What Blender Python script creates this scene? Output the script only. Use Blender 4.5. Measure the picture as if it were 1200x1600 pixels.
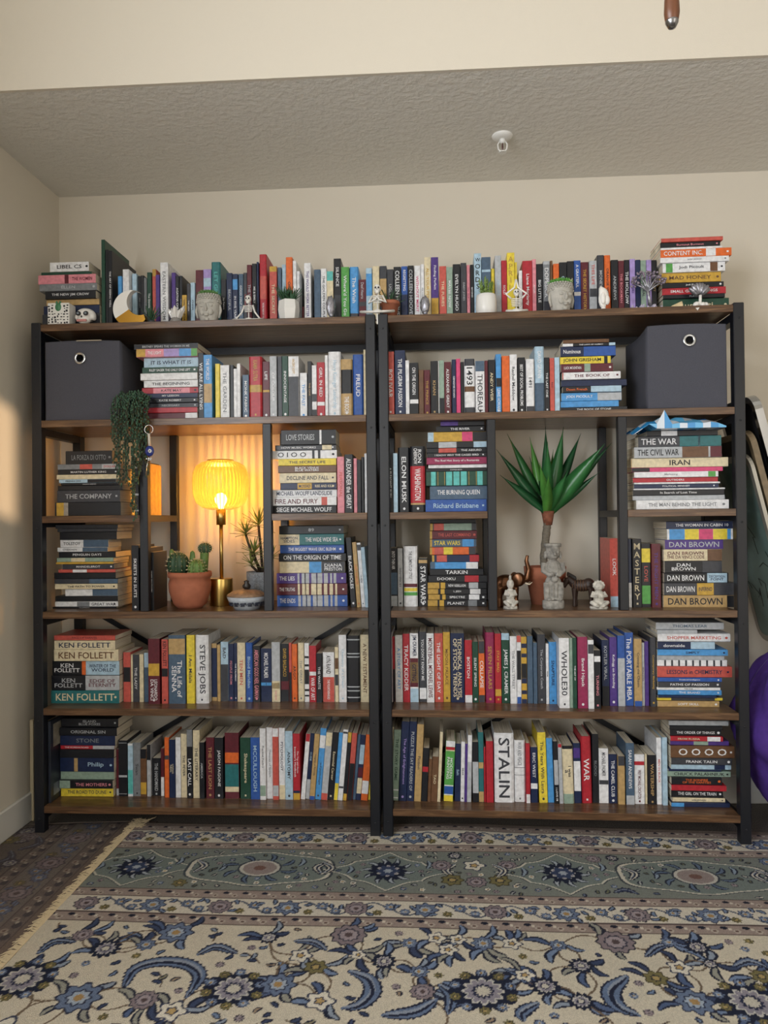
import bpy, math, random
import numpy as np
from mathutils import Vector, Matrix
random.seed(7)
PI = math.pi
S = bpy.context.scene
for o in list(bpy.data.objects):
    bpy.data.objects.remove(o)
COL = S.collection

# ------------------------------------------------------------------ camera
CAM = np.array([0.1666, -2.4827, 1.0837]); YAW, PIT, ROL, F = -.0594, .0075, -.0107, 1149.6
FW = np.array([math.sin(YAW)*math.cos(PIT), math.cos(YAW)*math.cos(PIT), math.sin(PIT)])
R0 = np.array([math.cos(YAW), -math.sin(YAW), 0]); U0 = np.cross(R0, FW)
RI = math.cos(ROL)*R0 + math.sin(ROL)*U0; UP = -math.sin(ROL)*R0 + math.cos(ROL)*U0
cam = bpy.data.objects.new('camera', bpy.data.cameras.new('camera')); COL.objects.link(cam)
M = Matrix([[RI[i], UP[i], -FW[i], CAM[i]] for i in range(3)] + [[0, 0, 0, 1]])
cam.matrix_world = M
cam.data.sensor_fit = 'VERTICAL'; cam.data.sensor_height = 36; cam.data.lens = F/1600*36
cam.data.clip_start = .05; cam.data.clip_end = 100
S.camera = cam

# ------------------------------------------------------------------ world, lights, exposure
S.view_settings.view_transform = 'Standard'; S.view_settings.look = 'None'
S.view_settings.gamma = 1; S.view_settings.use_curve_mapping = False
S.view_settings.exposure = 0.0
w = bpy.data.worlds.new('sky'); S.world = w; w.use_nodes = True
w.node_tree.nodes['Background'].inputs[0].default_value = (.62, .78, 1, 1)
w.node_tree.nodes['Background'].inputs[1].default_value = 1.0

def area(name, loc, target, sx, sy, power, col):
    l = bpy.data.lights.new(name, 'AREA'); l.shape = 'RECTANGLE'; l.size = sx; l.size_y = sy
    l.energy = power; l.color = col
    o = bpy.data.objects.new(name, l); COL.objects.link(o); o.location = loc
    d = Vector(target) - Vector(loc); o.rotation_euler = d.to_track_quat('-Z', 'Y').to_euler()
    return o
# daylight of the wide window in the left wall beside the camera, and of the glass door behind it
area('window_left_offscreen', (-1.27, -2.75, 1.42), (2, -2.55, 1.25), 2.3, 1.8, 178, (.91, .95, 1))
area('door_rear_offscreen', (2.0, -4.10, 1.30), (1.6, 0, 1.3), 1.6, 2.0, 26, (1, .93, .84))
sun = bpy.data.lights.new('sun_offscreen', 'SUN'); sun.energy = 4.2; sun.angle = .012; sun.color = (1, .68, .40)
so = bpy.data.objects.new('sun_offscreen', sun); COL.objects.link(so); so.location = (0, -6, 4)
SUND = Vector((-.62, .76, -.17)).normalized()
so.rotation_euler = SUND.to_track_quat('-Z', 'Y').to_euler()

# ------------------------------------------------------------------ helpers
def lin(h):
    if isinstance(h, str):
        h = h.lstrip('#'); h = [int(h[i:i+2], 16)/255 for i in (0, 2, 4)]
    return tuple(c/12.92 if c <= .04045 else ((c+.055)/1.055)**2.4 for c in h)

def ray(px, py):
    return FW + (px-600)/F*RI - (py-800)/F*UP
def floor_at(px, py, z=0):
    d = ray(px, py); t = (z-CAM[2])/d[2]; return (CAM+t*d)
def plane_at(px, py, axis, val):
    d = ray(px, py); t = (val-CAM[axis])/d[axis]; return CAM+t*d
AL, AR, GAP = .0048, -.0185, .0045
UN = {'L': (AL, -GAP), 'R': (AR, GAP)}
def at(un, px, py, yo=0):            # pixel -> bookcase-local (x, z) on the plane yo behind its front
    a, ox = UN[un]; d = ray(px, py)
    n = np.array([-math.sin(a), math.cos(a), 0]); o = np.array([ox, 0, 0]) + n*yo
    t = ((o-CAM)@n)/(d@n); P = CAM+t*d
    return float((P-np.array([ox, 0, 0]))@np.array([math.cos(a), math.sin(a), 0])), float(P[2])
def depth_on(un, px, py, z):         # how far behind the front the pixel meets a board at height z
    a, ox = UN[un]; d = ray(px, py); t = (z-CAM[2])/d[2]; P = CAM+t*d
    return float((P-np.array([ox, 0, 0]))@np.array([-math.sin(a), math.cos(a), 0]))
def loc(un, x, y, z):                # bookcase-local -> world
    a, ox = UN[un]
    return (ox+x*math.cos(a)-y*math.sin(a), x*math.sin(a)+y*math.cos(a), z)

MATS = {}
def nodes(m):
    m.use_nodes = True; nt = m.node_tree; return nt, nt.nodes['Principled BSDF']
def mat(name, col, rough=.6, metal=0, noise=0, nscale=40, bump=0, bscale=80, stretch=(1, 1, 1), spec=.5, trans=0, detail=4):
    if name in MATS: return MATS[name]
    m = bpy.data.materials.new(name); nt, b = nodes(m); c = lin(col)
    b.inputs['Base Color'].default_value = (*c, 1); b.inputs['Roughness'].default_value = rough
    b.inputs['Metallic'].default_value = metal; b.inputs['Specular IOR Level'].default_value = spec
    if noise or bump:
        tc = nt.nodes.new('ShaderNodeTexCoord'); mp = nt.nodes.new('ShaderNodeMapping'); mp.inputs['Scale'].default_value = stretch
        nt.links.new(tc.outputs['Object'], mp.inputs[0])
    if noise:
        n = nt.nodes.new('ShaderNodeTexNoise'); n.inputs['Scale'].default_value = nscale; n.inputs['Detail'].default_value = detail
        nt.links.new(mp.outputs[0], n.inputs[0])
        r = nt.nodes.new('ShaderNodeValToRGB')
        r.color_ramp.elements[0].position = .3; r.color_ramp.elements[1].position = .7
        r.color_ramp.elements[0].color = (*[x*(1-noise) for x in c], 1); r.color_ramp.elements[1].color = (*[min(1, x*(1+noise)) for x in c], 1)
        nt.links.new(n.outputs[0], r.inputs[0]); nt.links.new(r.outputs[0], b.inputs['Base Color'])
    if bump:
        n2 = nt.nodes.new('ShaderNodeTexNoise'); n2.inputs['Scale'].default_value = bscale; n2.inputs['Detail'].default_value = 3
        nt.links.new(mp.outputs[0], n2.inputs[0])
        bp = nt.nodes.new('ShaderNodeBump'); bp.inputs['Strength'].default_value = bump; bp.inputs['Distance'].default_value = .004
        nt.links.new(n2.outputs[0], bp.inputs['Height']); nt.links.new(bp.outputs[0], b.inputs['Normal'])
    MATS[name] = m; return m

def attr_mat(name, rough, bump=0, bscale=300, spec=.5, mottle=0):
    m = bpy.data.materials.new(name); nt, b = nodes(m)
    a = nt.nodes.new('ShaderNodeAttribute'); a.attribute_name = 'tint'
    if mottle:
        tn = nt.nodes.new('ShaderNodeTexCoord'); nn = nt.nodes.new('ShaderNodeTexNoise'); nn.inputs['Scale'].default_value = 70; nn.inputs['Detail'].default_value = 6
        nt.links.new(tn.outputs['Object'], nn.inputs[0]); mr = nt.nodes.new('ShaderNodeMapRange'); mr.inputs[1].default_value = .3; mr.inputs[2].default_value = .7; mr.inputs[3].default_value = 1-mottle; mr.inputs[4].default_value = 1+mottle*.5
        nt.links.new(nn.outputs[0], mr.inputs[0]); mx = nt.nodes.new('ShaderNodeVectorMath'); mx.operation = 'SCALE'
        nt.links.new(a.outputs['Color'], mx.inputs[0]); nt.links.new(mr.outputs[0], mx.inputs['Scale']); nt.links.new(mx.outputs[0], b.inputs['Base Color'])
    else: nt.links.new(a.outputs['Color'], b.inputs['Base Color'])
    b.inputs['Roughness'].default_value = rough
    b.inputs['Specular IOR Level'].default_value = spec
    if bump:
        tc = nt.nodes.new('ShaderNodeTexCoord'); n = nt.nodes.new('ShaderNodeTexNoise'); n.inputs['Scale'].default_value = bscale
        nt.links.new(tc.outputs['Object'], n.inputs[0])
        bp = nt.nodes.new('ShaderNodeBump'); bp.inputs['Strength'].default_value = bump; bp.inputs['Distance'].default_value = .004
        nt.links.new(n.outputs[0], bp.inputs['Height']); nt.links.new(bp.outputs[0], b.inputs['Normal'])
    MATS[name] = m; return m

class MB:
    def __init__(s): s.v = []; s.f = []; s.c = []; s.m = []
    def add(s, vs, fs, col=None, mi=0):
        n = len(s.v); s.v += [tuple(p) for p in vs]; s.f += [tuple(i+n for i in f) for f in fs]
        s.c += [col]*len(fs); s.m += [mi]*len(fs); return s
    def box(s, x0, x1, y0, y1, z0, z1, col=None, mi=0):
        return s.add([(x0,y0,z0),(x1,y0,z0),(x1,y1,z0),(x0,y1,z0),(x0,y0,z1),(x1,y0,z1),(x1,y1,z1),(x0,y1,z1)],
            [(0,3,2,1),(4,5,6,7),(0,1,5,4),(1,2,6,5),(2,3,7,6),(3,0,4,7)], col, mi)
    def cbox(s, x0, x1, y0, y1, z0, z1, b=.004, col=None):      # box with chamfered edges
        vs = []; 
        for sx in (0, 1):
            for sy in (0, 1):
                for sz in (0, 1):
                    X = (x0, x1)[sx]; Y = (y0, y1)[sy]; Z = (z0, z1)[sz]
                    bx = b*(1-2*sx); by = b*(1-2*sy); bz = b*(1-2*sz)
                    vs += [(X, Y+by, Z+bz), (X+bx, Y, Z+bz), (X+bx, Y+by, Z)]
        g = lambda sx, sy, sz, k: (sx*4+sy*2+sz)*3+k
        fs = []
        for sx in (0, 1): fs.append([g(sx,0,0,0), g(sx,1,0,0), g(sx,1,1,0), g(sx,0,1,0)] if sx else [g(sx,0,0,0), g(sx,0,1,0), g(sx,1,1,0), g(sx,1,0,0)])
        for sy in (0, 1): fs.append([g(0,sy,0,1), g(0,sy,1,1), g(1,sy,1,1), g(1,sy,0,1)] if sy else [g(0,sy,0,1), g(1,sy,0,1), g(1,sy,1,1), g(0,sy,1,1)])
        for sz in (0, 1): fs.append([g(0,0,sz,2), g(1,0,sz,2), g(1,1,sz,2), g(0,1,sz,2)] if sz else [g(0,0,sz,2), g(0,1,sz,2), g(1,1,sz,2), g(1,0,sz,2)])
        for sy in (0, 1):
            for sz in (0, 1): fs.append([g(0,sy,sz,1), g(1,sy,sz,1), g(1,sy,sz,2), g(0,sy,sz,2)])
        for sx in (0, 1):
            for sz in (0, 1): fs.append([g(sx,0,sz,0), g(sx,1,sz,0), g(sx,1,sz,2), g(sx,0,sz,2)])
        for sx in (0, 1):
            for sy in (0, 1): fs.append([g(sx,sy,0,0), g(sx,sy,1,0), g(sx,sy,1,1), g(sx,sy,0,1)])
        for sx in (0, 1):
            for sy in (0, 1):
                for sz in (0, 1): fs.append([g(sx,sy,sz,0), g(sx,sy,sz,1), g(sx,sy,sz,2)])
        return s.add(vs, fs, col)
    def lathe(s, prof, n=24, c=(0, 0, 0), cap=True, wob=None, sx=1, sy=1):
        vs = []
        for k, (r, z) in enumerate(prof):
            for i in range(n):
                a = 2*PI*i/n; rr = r*(wob(a, z) if wob else 1)
                vs.append((c[0]+rr*math.cos(a)*sx, c[1]+rr*math.sin(a)*sy, c[2]+z))
        fs = [(k*n+i, k*n+(i+1) % n, (k+1)*n+(i+1) % n, (k+1)*n+i) for k in range(len(prof)-1) for i in range(n)]
        if cap:
            fs.append(tuple(range(n))[::-1]); fs.append(tuple((len(prof)-1)*n+i for i in range(n)))
        return s.add(vs, fs)
    def tube(s, pts, rad, n=8, cap=True, flat=1, col=None):
        pts = [Vector(p) for p in pts]
        if not hasattr(rad, '__len__'): rad = [rad]*len(pts)
        vs = []; up = None
        for i, p in enumerate(pts):
            d = (pts[min(i+1, len(pts)-1)]-pts[max(i-1, 0)]).normalized()
            if up is None:
                up = Vector((0, 0, 1)) if abs(d.z) < .8 else Vector((0, 1, 0))
            x = d.cross(up).normalized(); up = x.cross(d).normalized()
            for k in range(n):
                a = 2*PI*k/n; vs.append(p+(x*math.cos(a)+up*math.sin(a)*flat)*rad[i])
        fs = [(k*n+i, k*n+(i+1) % n, (k+1)*n+(i+1) % n, (k+1)*n+i) for k in range(len(pts)-1) for i in range(n)]
        if cap:
            fs.append(tuple(range(n))[::-1]); fs.append(tuple((len(pts)-1)*n+i for i in range(n)))
        return s.add(vs, fs, col)
    def ball(s, c, r, n=14, m=9, rot=None, fn=None, col=None):
        if not hasattr(r, '__len__'): r = (r, r, r)
        vs = [Vector((0, 0, -1))]
        for j in range(1, m):
            b = -PI/2+PI*j/m
            for i in range(n):
                a = 2*PI*i/n; vs.append(Vector((math.cos(b)*math.cos(a), math.cos(b)*math.sin(a), math.sin(b))))
        vs.append(Vector((0, 0, 1))); out = []
        for v in vs:
            k = fn(v) if fn else 1
            q = Vector((v.x*r[0]*k, v.y*r[1]*k, v.z*r[2]*k))
            if rot is not None: q = rot @ q
            out.append(q+Vector(c))
        fs = [(0, 1+(i+1) % n, 1+i) for i in range(n)]
        for j in range(m-2):
            fs += [(1+j*n+i, 1+j*n+(i+1) % n, 1+(j+1)*n+(i+1) % n, 1+(j+1)*n+i) for i in range(n)]
        e = 1+(m-1)*n; fs += [(e-n+i, e-n+(i+1) % n, e) for i in range(n)]
        return s.add(out, fs, col)
    def leaf(s, base, d, L, wd, th=.0015, bend=0, up=None, n=6, keel=.25, col=None):     # a solid pointed leaf
        base = Vector(base); d = Vector(d).normalized()
        up = Vector(up) if up else Vector((0, 0, 1))
        if abs(d.dot(up.normalized())) > .97: up = Vector((0, -1, 0))
        sd = d.cross(up).normalized(); nn = sd.cross(d).normalized(); vs = []
        for i in range(n+1):
            t = i/n; wv = wd*(math.sin(PI*min(1, t*.86+.14))**.8)*(1-t**4) if i < n else wd*.02
            p = base+d*(L*t)-Vector((0, 0, 1))*bend*L*t*t
            vs += [p-sd*wv+nn*keel*wv, p-nn*th, p+sd*wv+nn*keel*wv, p+nn*th]
        fs = []
        for i in range(n):
            for k in range(4): fs.append((i*4+k, i*4+(k+1) % 4, i*4+4+(k+1) % 4, i*4+4+k))
        fs += [(3, 2, 1, 0), (n*4, n*4+1, n*4+2, n*4+3)]
        return s.add(vs, fs, col)
    def build(s, name, m, parent=None, smooth=False, loc=(0, 0, 0)):
        me = bpy.data.meshes.new(name); me.from_pydata([tuple(v) for v in s.v], [], s.f)
        for mm in (m if isinstance(m, (list, tuple)) else [m]): me.materials.append(mm)
        if any(s.m): me.polygons.foreach_set('material_index', s.m)
        if any(c is not None for c in s.c):
            a = me.color_attributes.new('tint', 'FLOAT_COLOR', 'CORNER'); buf = []
            for f, c in zip(s.f, s.c):
                c = c or (1, 1, 1); buf += [c[0], c[1], c[2], 1]*len(f)
            a.data.foreach_set('color', buf)
        if smooth: me.polygons.foreach_set('use_smooth', [True]*len(s.f))
        me.update()
        o = bpy.data.objects.new(name, me); COL.objects.link(o); o.location = loc
        if parent: o.parent = parent
        return o
def tag(o, label, cat, group=None):
    o['label'] = label; o['category'] = cat
    if group: o['group'] = group
    return o
def struct(o, label=None):
    o['kind'] = 'structure'
    if label: o['label'] = label
    return o
def thing(name, label, cat, pos, rz=0, group=None):
    o = bpy.data.objects.new(name, None); COL.objects.link(o); o.empty_display_size = .05
    o.location = pos; o.rotation_euler = (0, 0, rz); return tag(o, label, cat, group)
def remesh(o, vox, it=4):
    m = o.modifiers.new('fuse', 'REMESH'); m.mode = 'VOXEL'; m.voxel_size = vox; m.use_smooth_shade = True
    s = o.modifiers.new('soft', 'SMOOTH'); s.iterations = it; s.factor = .5; return o
def bevel(o, wd, seg=2):
    m = o.modifiers.new('edge', 'BEVEL'); m.width = wd; m.segments = seg; m.limit_method = 'ANGLE'; return o

# ------------------------------------------------------------------ materials of the room
WALL = mat('wall_paint', '#d7cfc0', .85, bump=.08, bscale=220)
CEIL = mat('ceiling_texture', '#dedbd3', .95, bump=1.0, bscale=55)
BASE = mat('white_trim', '#d8d6d0', .5)
CARPET = mat('carpet', '#6b645d', .95, noise=.55, nscale=260, bump=1.0, bscale=300)
STEEL = mat('black_steel', '#10131b', .42, spec=.5)
CHROME = mat('chrome', '#c9ccd0', .18, metal=1)
BRASS = mat('brass', '#c2a35e', .28, metal=1)
TERRA = mat('terracotta', '#a8654a', .8, noise=.12, nscale=30)
WHITEC = mat('white_ceramic', '#e4e3df', .35)
def wood_mat():
    m = bpy.data.materials.new('rustic_wood'); nt, b = nodes(m); N = nt.nodes.new; Lk = nt.links.new
    tc = N('ShaderNodeTexCoord'); mp = N('ShaderNodeMapping'); mp.inputs['Scale'].default_value = (2.2, 26, 40); Lk(tc.outputs['Object'], mp.inputs[0])
    n = N('ShaderNodeTexNoise'); n.inputs['Scale'].default_value = 3; n.inputs['Detail'].default_value = 8; n.inputs['Roughness'].default_value = .65; n.inputs['Distortion'].default_value = .6; Lk(mp.outputs[0], n.inputs[0])
    r = N('ShaderNodeValToRGB'); e = r.color_ramp.elements
    e[0].position = .28; e[0].color = (*lin('#3a281c'), 1); e[1].position = .74; e[1].color = (*lin('#8a6a4c'), 1)
    k = r.color_ramp.elements.new(.5); k.color = (*lin('#5d432e'), 1)
    Lk(n.outputs[0], r.inputs[0]); Lk(r.outputs[0], b.inputs['Base Color']); b.inputs['Roughness'].default_value = .3
    bp = N('ShaderNodeBump'); bp.inputs['Strength'].default_value = .15; bp.inputs['Distance'].default_value = .003; Lk(n.outputs[0], bp.inputs['Height']); Lk(bp.outputs[0], b.inputs['Normal'])
    return m
WOOD = wood_mat()

# ------------------------------------------------------------------ room shell
XL, XR, YB, YF, ZC, ZH, YS = -1.2875, 3.2, .36, -4.2, 2.374, 3.3, -.348
def wall_with_holes(name, axis, val, thick, u0, u1, z1, holes):
    us = sorted({u0, u1, *[h for H in holes for h in H[:2]]}); zs = sorted({0, z1, *[h for H in holes for h in H[2:]]})
    mb = MB()
    for i in range(len(us)-1):
        for j in range(len(zs)-1):
            um = (us[i]+us[i+1])/2; zm = (zs[j]+zs[j+1])/2
            if any(H[0] < um < H[1] and H[2] < zm < H[3] for H in holes): continue
            if axis == 'y': mb.box(us[i], us[i+1], min(val, val+thick), max(val, val+thick), zs[j], zs[j+1])
            else: mb.box(min(val, val+thick), max(val, val+thick), us[i], us[i+1], zs[j], zs[j+1])
    return struct(mb.build(name, WALL))
struct(MB().box(XL-.1, XR+.1, YF-.1, YB+.1, -.1, 0).build('floor', CARPET))
struct(MB().box(XL-.1, XR+.1, YB, YB+.1, 0, ZC+.02).build('wall_back', WALL))
struct(MB().box(XL-.1, XL, YF, YB, 0, ZH).build('wall_left', WALL))
# solid wall behind the door frame; this slit is added to shape the sun patch
DOOR = (.2, 2.5, .05, 2.2)
PA = plane_at(23, 637, 0, XL); PB = plane_at(23, 813, 0, XL)      # far edge of the sun patch
def back_trace(P, y): t = (y-P[1])/SUND.y; return P[0]+SUND.x*t, P[2]+SUND.z*t
xa, za = back_trace(PA, YF); xb, zb = back_trace(PB, YF)
SLIT = (xa-.62, xa+.098, zb, za+.04)
wall_with_holes('wall_front', 'y', YF, -.12, XL-.1, XR+.1, ZH, [SLIT])
struct(MB().box(XR, XR+.12, YF, YB, 0, ZH).build('wall_right', WALL))
struct(MB().box(XL-.1, XR+.1, YS, YB+.1, ZC, ZC+.05).build('ceiling', CEIL))
struct(MB().box(XL-.1, XR+.1, YS-.012, YS-.0005, ZC-.0004, ZH).build('wall_upper', WALL))
struct(MB().box(XL-.1, XR+.1, YF-.1, YS+.06, ZH, ZH+.08).build('ceiling_high', CEIL))
mb = MB()
for y in (-3.95, -2.77, -1.59): mb.box(XL, XL+.03, y-.025, y+.025, .48, 2.4)
for z in (.48, 2.35): mb.box(XL, XL+.03, -3.97, -1.57, z, z+.05)
o = struct(mb.build('window_1', BASE)); MB().box(XL, XL+.09, -4.0, -1.53, .44, .48).build('window_sill', BASE, o)
mb = MB()
for x in (1.15, 2.0, 2.85): mb.box(x-.03, x+.03, YF, YF+.04, 0, 2.48)
mb.box(1.12, 2.88, YF, YF+.04, 2.42, 2.48); mb.box(1.12, 2.88, YF, YF+.04, 0, .08); o = struct(mb.build('door_1', BASE))
MB().box(1.93, 1.96, YF+.04, YF+.07, .95, 1.15).build('door_handle', CHROME, o)
bb = MB().cbox(XL, XL+.014, YF, YB, 0, .105, .004); struct(bb.build('baseboard_left', BASE))
bb = MB().cbox(XL, XR, YB-.014, YB, 0, .105, .004); struct(bb.build('baseboard_back', BASE))

# sprinkler on the soffit
sp = np.array(plane_at(785, 212, 2, ZC))
t = thing('fire_sprinkler', 'white pendent fire sprinkler on textured ceiling', 'sprinkler', (sp[0], sp[1], ZC))
MB().lathe([(.001, 0), (.036, 0), (.036, -.003), (.028, -.010), (.016, -.013), (.001, -.013)], 28).build('escutcheon', WHITEC, t, True)
mb = MB().lathe([(.010, -.012), (.010, -.022), (.006, -.026)], 14)
mb.tube([(-.009, 0, -.018), (-.016, 0, -.03), (-.014, 0, -.046), (-.004, 0, -.056)], .0025); mb.tube([(.009, 0, -.018), (.016, 0, -.03), (.014, 0, -.046), (.004, 0, -.056)], .0025)
mb.build('frame_arms', WHITEC, t, True)
MB().lathe([(.002, -.024), (.003, -.04), (.002, -.052)], 8).build('bulb', mat('bulb_glass', '#5a3b38', .2), t, True)
MB().lathe([(.001, -.055), (.013, -.055), (.013, -.058), (.001, -.058)], 16).build('deflector', WHITEC, t)
# wooden pull of the ceiling fan
fp = CAM + ray(1050, 41)/np.linalg.norm(ray(1050, 41))*1.25
t = thing('fan_pull', 'turned brown wooden pull on thin chain', 'pull chain', tuple(fp))
MB().lathe([(.0035, .0), (.0085, .006), (.0102, .018), (.0095, .035), (.006, .062), (.003, .075)], 18).build('wooden_knob', mat('pull_wood', '#5f3821', .4, noise=.3, nscale=60, stretch=(1, 1, .1)), t, True)
MB().lathe([(.001, -.0035), (.005, -.002), (.0085, .005), (.0088, .009)], 18).build('metal_tip', mat('dark_chrome', '#8a8a8c', .25, metal=1), t, True)
mb = MB(); zt = ZH-fp[2]; mb.tube([(0, 0, .07), (0, 0, zt)], .0012, 6)
mb.build('chain', CHROME, t, True)
MB().lathe([(.03, zt), (.03, zt-.01), (.012, zt-.02)], 20).build('ceiling_rose', BRASS, t, True)

# ------------------------------------------------------------------ bookcases
ZT = [1.768, 1.433, 1.101, .769, .435]; W_, H_, TH, PWD, DW, DEP = 1.2, 1.774, .024, .034, .029, .331
ZB6 = {'L': .097, 'R': .1015}
def bookcase(un, label):
    x0, x1 = (-W_, 0) if un == 'L' else (0, W_)
    d1, d2 = (-.805, -.375) if un == 'L' else (.3765, .806)
    a, ox = UN[un]
    t = thing('bookcase', label, 'bookcase', (ox, 0, 0), a, 'pair of steel and wood bookcases')
    z6 = ZB6[un]
    for xa_ in (x0, x1-PWD):
        for ya in (0, DEP-PWD):
            MB().cbox(xa_, xa_+PWD, ya, ya+PWD, .004, H_, .0025).build('post', STEEL, t)
            MB().cbox(xa_+.003, xa_+PWD-.003, ya+.003, ya+PWD-.003, 0, .006, .001).build('foot', mat('black_rubber', '#0e0f12', .8), t)
    for z in ZT+[z6]:
        for xa_ in (x0, x1-PWD):
            MB().box(xa_+.002, xa_+PWD-.002, PWD, DEP-PWD, z-TH-(.0155 if z == ZT[2] else .026), z-TH).build('side_rail', STEEL, t)
        if z == ZT[0]: MB().box(x0+PWD, x1-PWD, DEP-.022, DEP-.004, z-TH-.026, z-TH).build('rear_rail', STEEL, t)
    for z in [ZT[0], ZT[1], ZT[3], ZT[4], z6]:
        MB().cbox(x0+PWD, x1-PWD, .001, DEP-.001, z-TH, z, .0012).build('shelf_board', WOOD, t)
    for xa_, xb_ in ((x0+PWD, d1-DW/2), (d2+DW/2, x1-PWD)):
        MB().cbox(xa_, xb_, .001, DEP-.001, ZT[2]-TH, ZT[2], .0012).build('shelf_board', WOOD, t)
    for d in (d1, d2):
        for ya in (0, DEP-DW):
            MB().cbox(d-DW/2, d+DW/2, ya, ya+DW, ZT[3], ZT[1]-TH, .002).build('divider_post', STEEL, t)
        MB().box(d-DW/2+.001, d+DW/2-.001, DW, DEP-DW, ZT[2]-TH, ZT[2]-.001).build('divider_rail', STEEL, t)
    zb, zt = z6, ZT[3]-TH
    for s in (0, 1):
        p = [(x0+PWD, zb), (x1-PWD, zt)] if s == 0 else [(x0+PWD, zt), (x1-PWD, zb)]
        yy = DEP+.001+s*.004; wd = .011
        (xa_, za_), (xb_, zb_) = p
        MB().add([(xa_, yy, za_-wd), (xb_, yy, zb_-wd), (xb_, yy, zb_+wd), (xa_, yy, za_+wd), (xa_, yy+.003, za_-wd), (xb_, yy+.003, zb_-wd), (xb_, yy+.003, zb_+wd), (xa_, yy+.003, za_+wd)],
            [(0,1,2,3),(7,6,5,4),(0,4,5,1),(1,5,6,2),(2,6,7,3),(3,7,4,0)]).build('cross_brace', STEEL, t)
    for xa_ in (x0+PWD/2, x1-PWD/2):
        for z in ZT+[z6]:
            mb = MB(); mb.ball((xa_, -.0005, z-TH-.02), (.0035, .0014, .0035), 10, 6); mb.build('bolt', STEEL, t, True)
    return t
bookcase('L', 'black steel and rustic wood bookcase holding the glowing table lamp')
bookcase('R', 'black steel and rustic wood bookcase holding the potted palm')

# ------------------------------------------------------------------ books
PAL = {'K': ('1c1e24', 'black'), 'k': ('3d3f46', 'charcoal'), 'E': ('7f8388', 'grey'), 'S': ('b3b7bc', 'silver grey'), 'W': ('e4e5e8', 'white'),
 'C': ('dccfae', 'cream'), 'T': ('b99a68', 'tan'), 'H': ('6b4c35', 'brown'), 'R': ('b02a36', 'red'), 'r': ('c4594f', 'coral red'), 'M': ('5e222d', 'maroon'),
 'P': ('dd8d99', 'pink'), 'F': ('d4487a', 'hot pink'), 'O': ('dd6a30', 'orange'), 'Y': ('e6cf45', 'yellow'), 'y': ('c8a040', 'mustard'), 'G': ('57a04f', 'green'),
 'g': ('1f4738', 'dark green'), 'e': ('90a697', 'sage green'), 'Q': ('2c7074', 'teal'), 'q': ('5fbab6', 'turquoise'), 'A': ('abc7da', 'pale blue'), 'B': ('2f58a4', 'blue'),
 'b': ('4f98d6', 'sky blue'), 'N': ('1d2a4c', 'navy'), 'V': ('4f3783', 'purple'), 'v': ('a691cc', 'lavender'), 'D': ('bb9646', 'gold'), 'U': ('4b6178', 'slate blue'), 'm': ('932c55', 'magenta')}
PC = {k: lin(v[0]) for k, v in PAL.items()}; PN = {k: v[1] for k, v in PAL.items()}
PRINT = attr_mat('printed_cover', .36, spec=.4, mottle=.22)
def page_mat():
    m = bpy.data.materials.new('paper_pages'); nt, b = nodes(m); N = nt.nodes.new; Lk = nt.links.new
    tc = N('ShaderNodeTexCoord'); n = N('ShaderNodeTexNoise'); mp = N('ShaderNodeMapping'); mp.inputs['Scale'].default_value = (900, 6, 6)
    Lk(tc.outputs['Object'], mp.inputs[0]); Lk(mp.outputs[0], n.inputs[0]); n.inputs['Scale'].default_value = 1
    r = N('ShaderNodeValToRGB'); r.color_ramp.elements[0].color = (*lin('#b8ac94'), 1); r.color_ramp.elements[1].color = (*lin('#efe6d2'), 1)
    r.color_ramp.elements[0].position = .3; r.color_ramp.elements[1].position = .65
    Lk(n.outputs[0], r.inputs[0]); Lk(r.outputs[0], b.inputs['Base Color']); b.inputs['Roughness'].default_value = .9
    return m
PAGES = page_mat()

# Each line: one book. uprights 'x0 x1 ytop COVER INK title | bands | lean'; stacks 'y0 y1 x0 x1 COVER INK title | bands'
# cover letter + h = hardback with a rounded spine; bands are 'from-to:colour' fractions of the spine from its head.
SECT = []
def sec(*a): SECT.append(a)
# (kind, case, board z, inset or None, bottom pixel, zoom origin x, y, scale, place, anchor, data)
top, z2, z3, z4, z5 = ZT
sec('S','L',top,.07,None,40,360,6,'lamp bookcase top','tall dark albums','''
300 390 235 600 W K LIBEL CS
390 412 150 622 g E
418 500 125 665 P M THE WOMEN | .46-.53:M
503 570 140 678 E S ELLEN
570 642 195 665 K W THE NEW JIM CROW
645 697 195 690 T H
700 782 165 690 N S
782 865 160 700 k E''')
sec('U','L',top,.07,None,40,360,6,'lamp bookcase top','pink-spined stack','''
708 742 85 g E
742 772 175 K E
772 812 190 K W THE ART OF SEEING WELL
868 903 430 b W
905 965 360 W r NOVEL''')
sec('U','L',top,.10,None,220,380,6,'lamp bookcase top','tall dark albums','''
-75 -32 290 A U
-30 2 305 K E THE CITY
3 34 305 K E
35 47 325 E k
48 60 330 E k
62 103 275 g W The Dennis
105 142 240 r W | 0-.12:D
144 180 300 V v
182 256 180 W E EASTERN WISDOM
288 328 275 V K
328 362 310 K W AGATHA CHRISTIE
362 391 305 K S Sparkling
392 437 490 y K ON THE ROAD
438 470 385 k W THE LION
470 512 372 A N CHINA
513 586 250 M W Stupid
588 662 245 v N | .15-.3:A .5-.75:V
664 750 178 Qh q LET GIRLS FALL
752 802 340 K W Jay Peters
804 860 280 N S BEAUTIFUL
862 913 290 N W IN FIVE YEARS | .1-.3:b
915 960 285 U W GOOD HALF GONE
962 997 275 k r THE FIRST
998 1042 205 M S THE WIVES
1043 1086 190 K W ME & EMILY
1087 1106 175 N E''')
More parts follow.
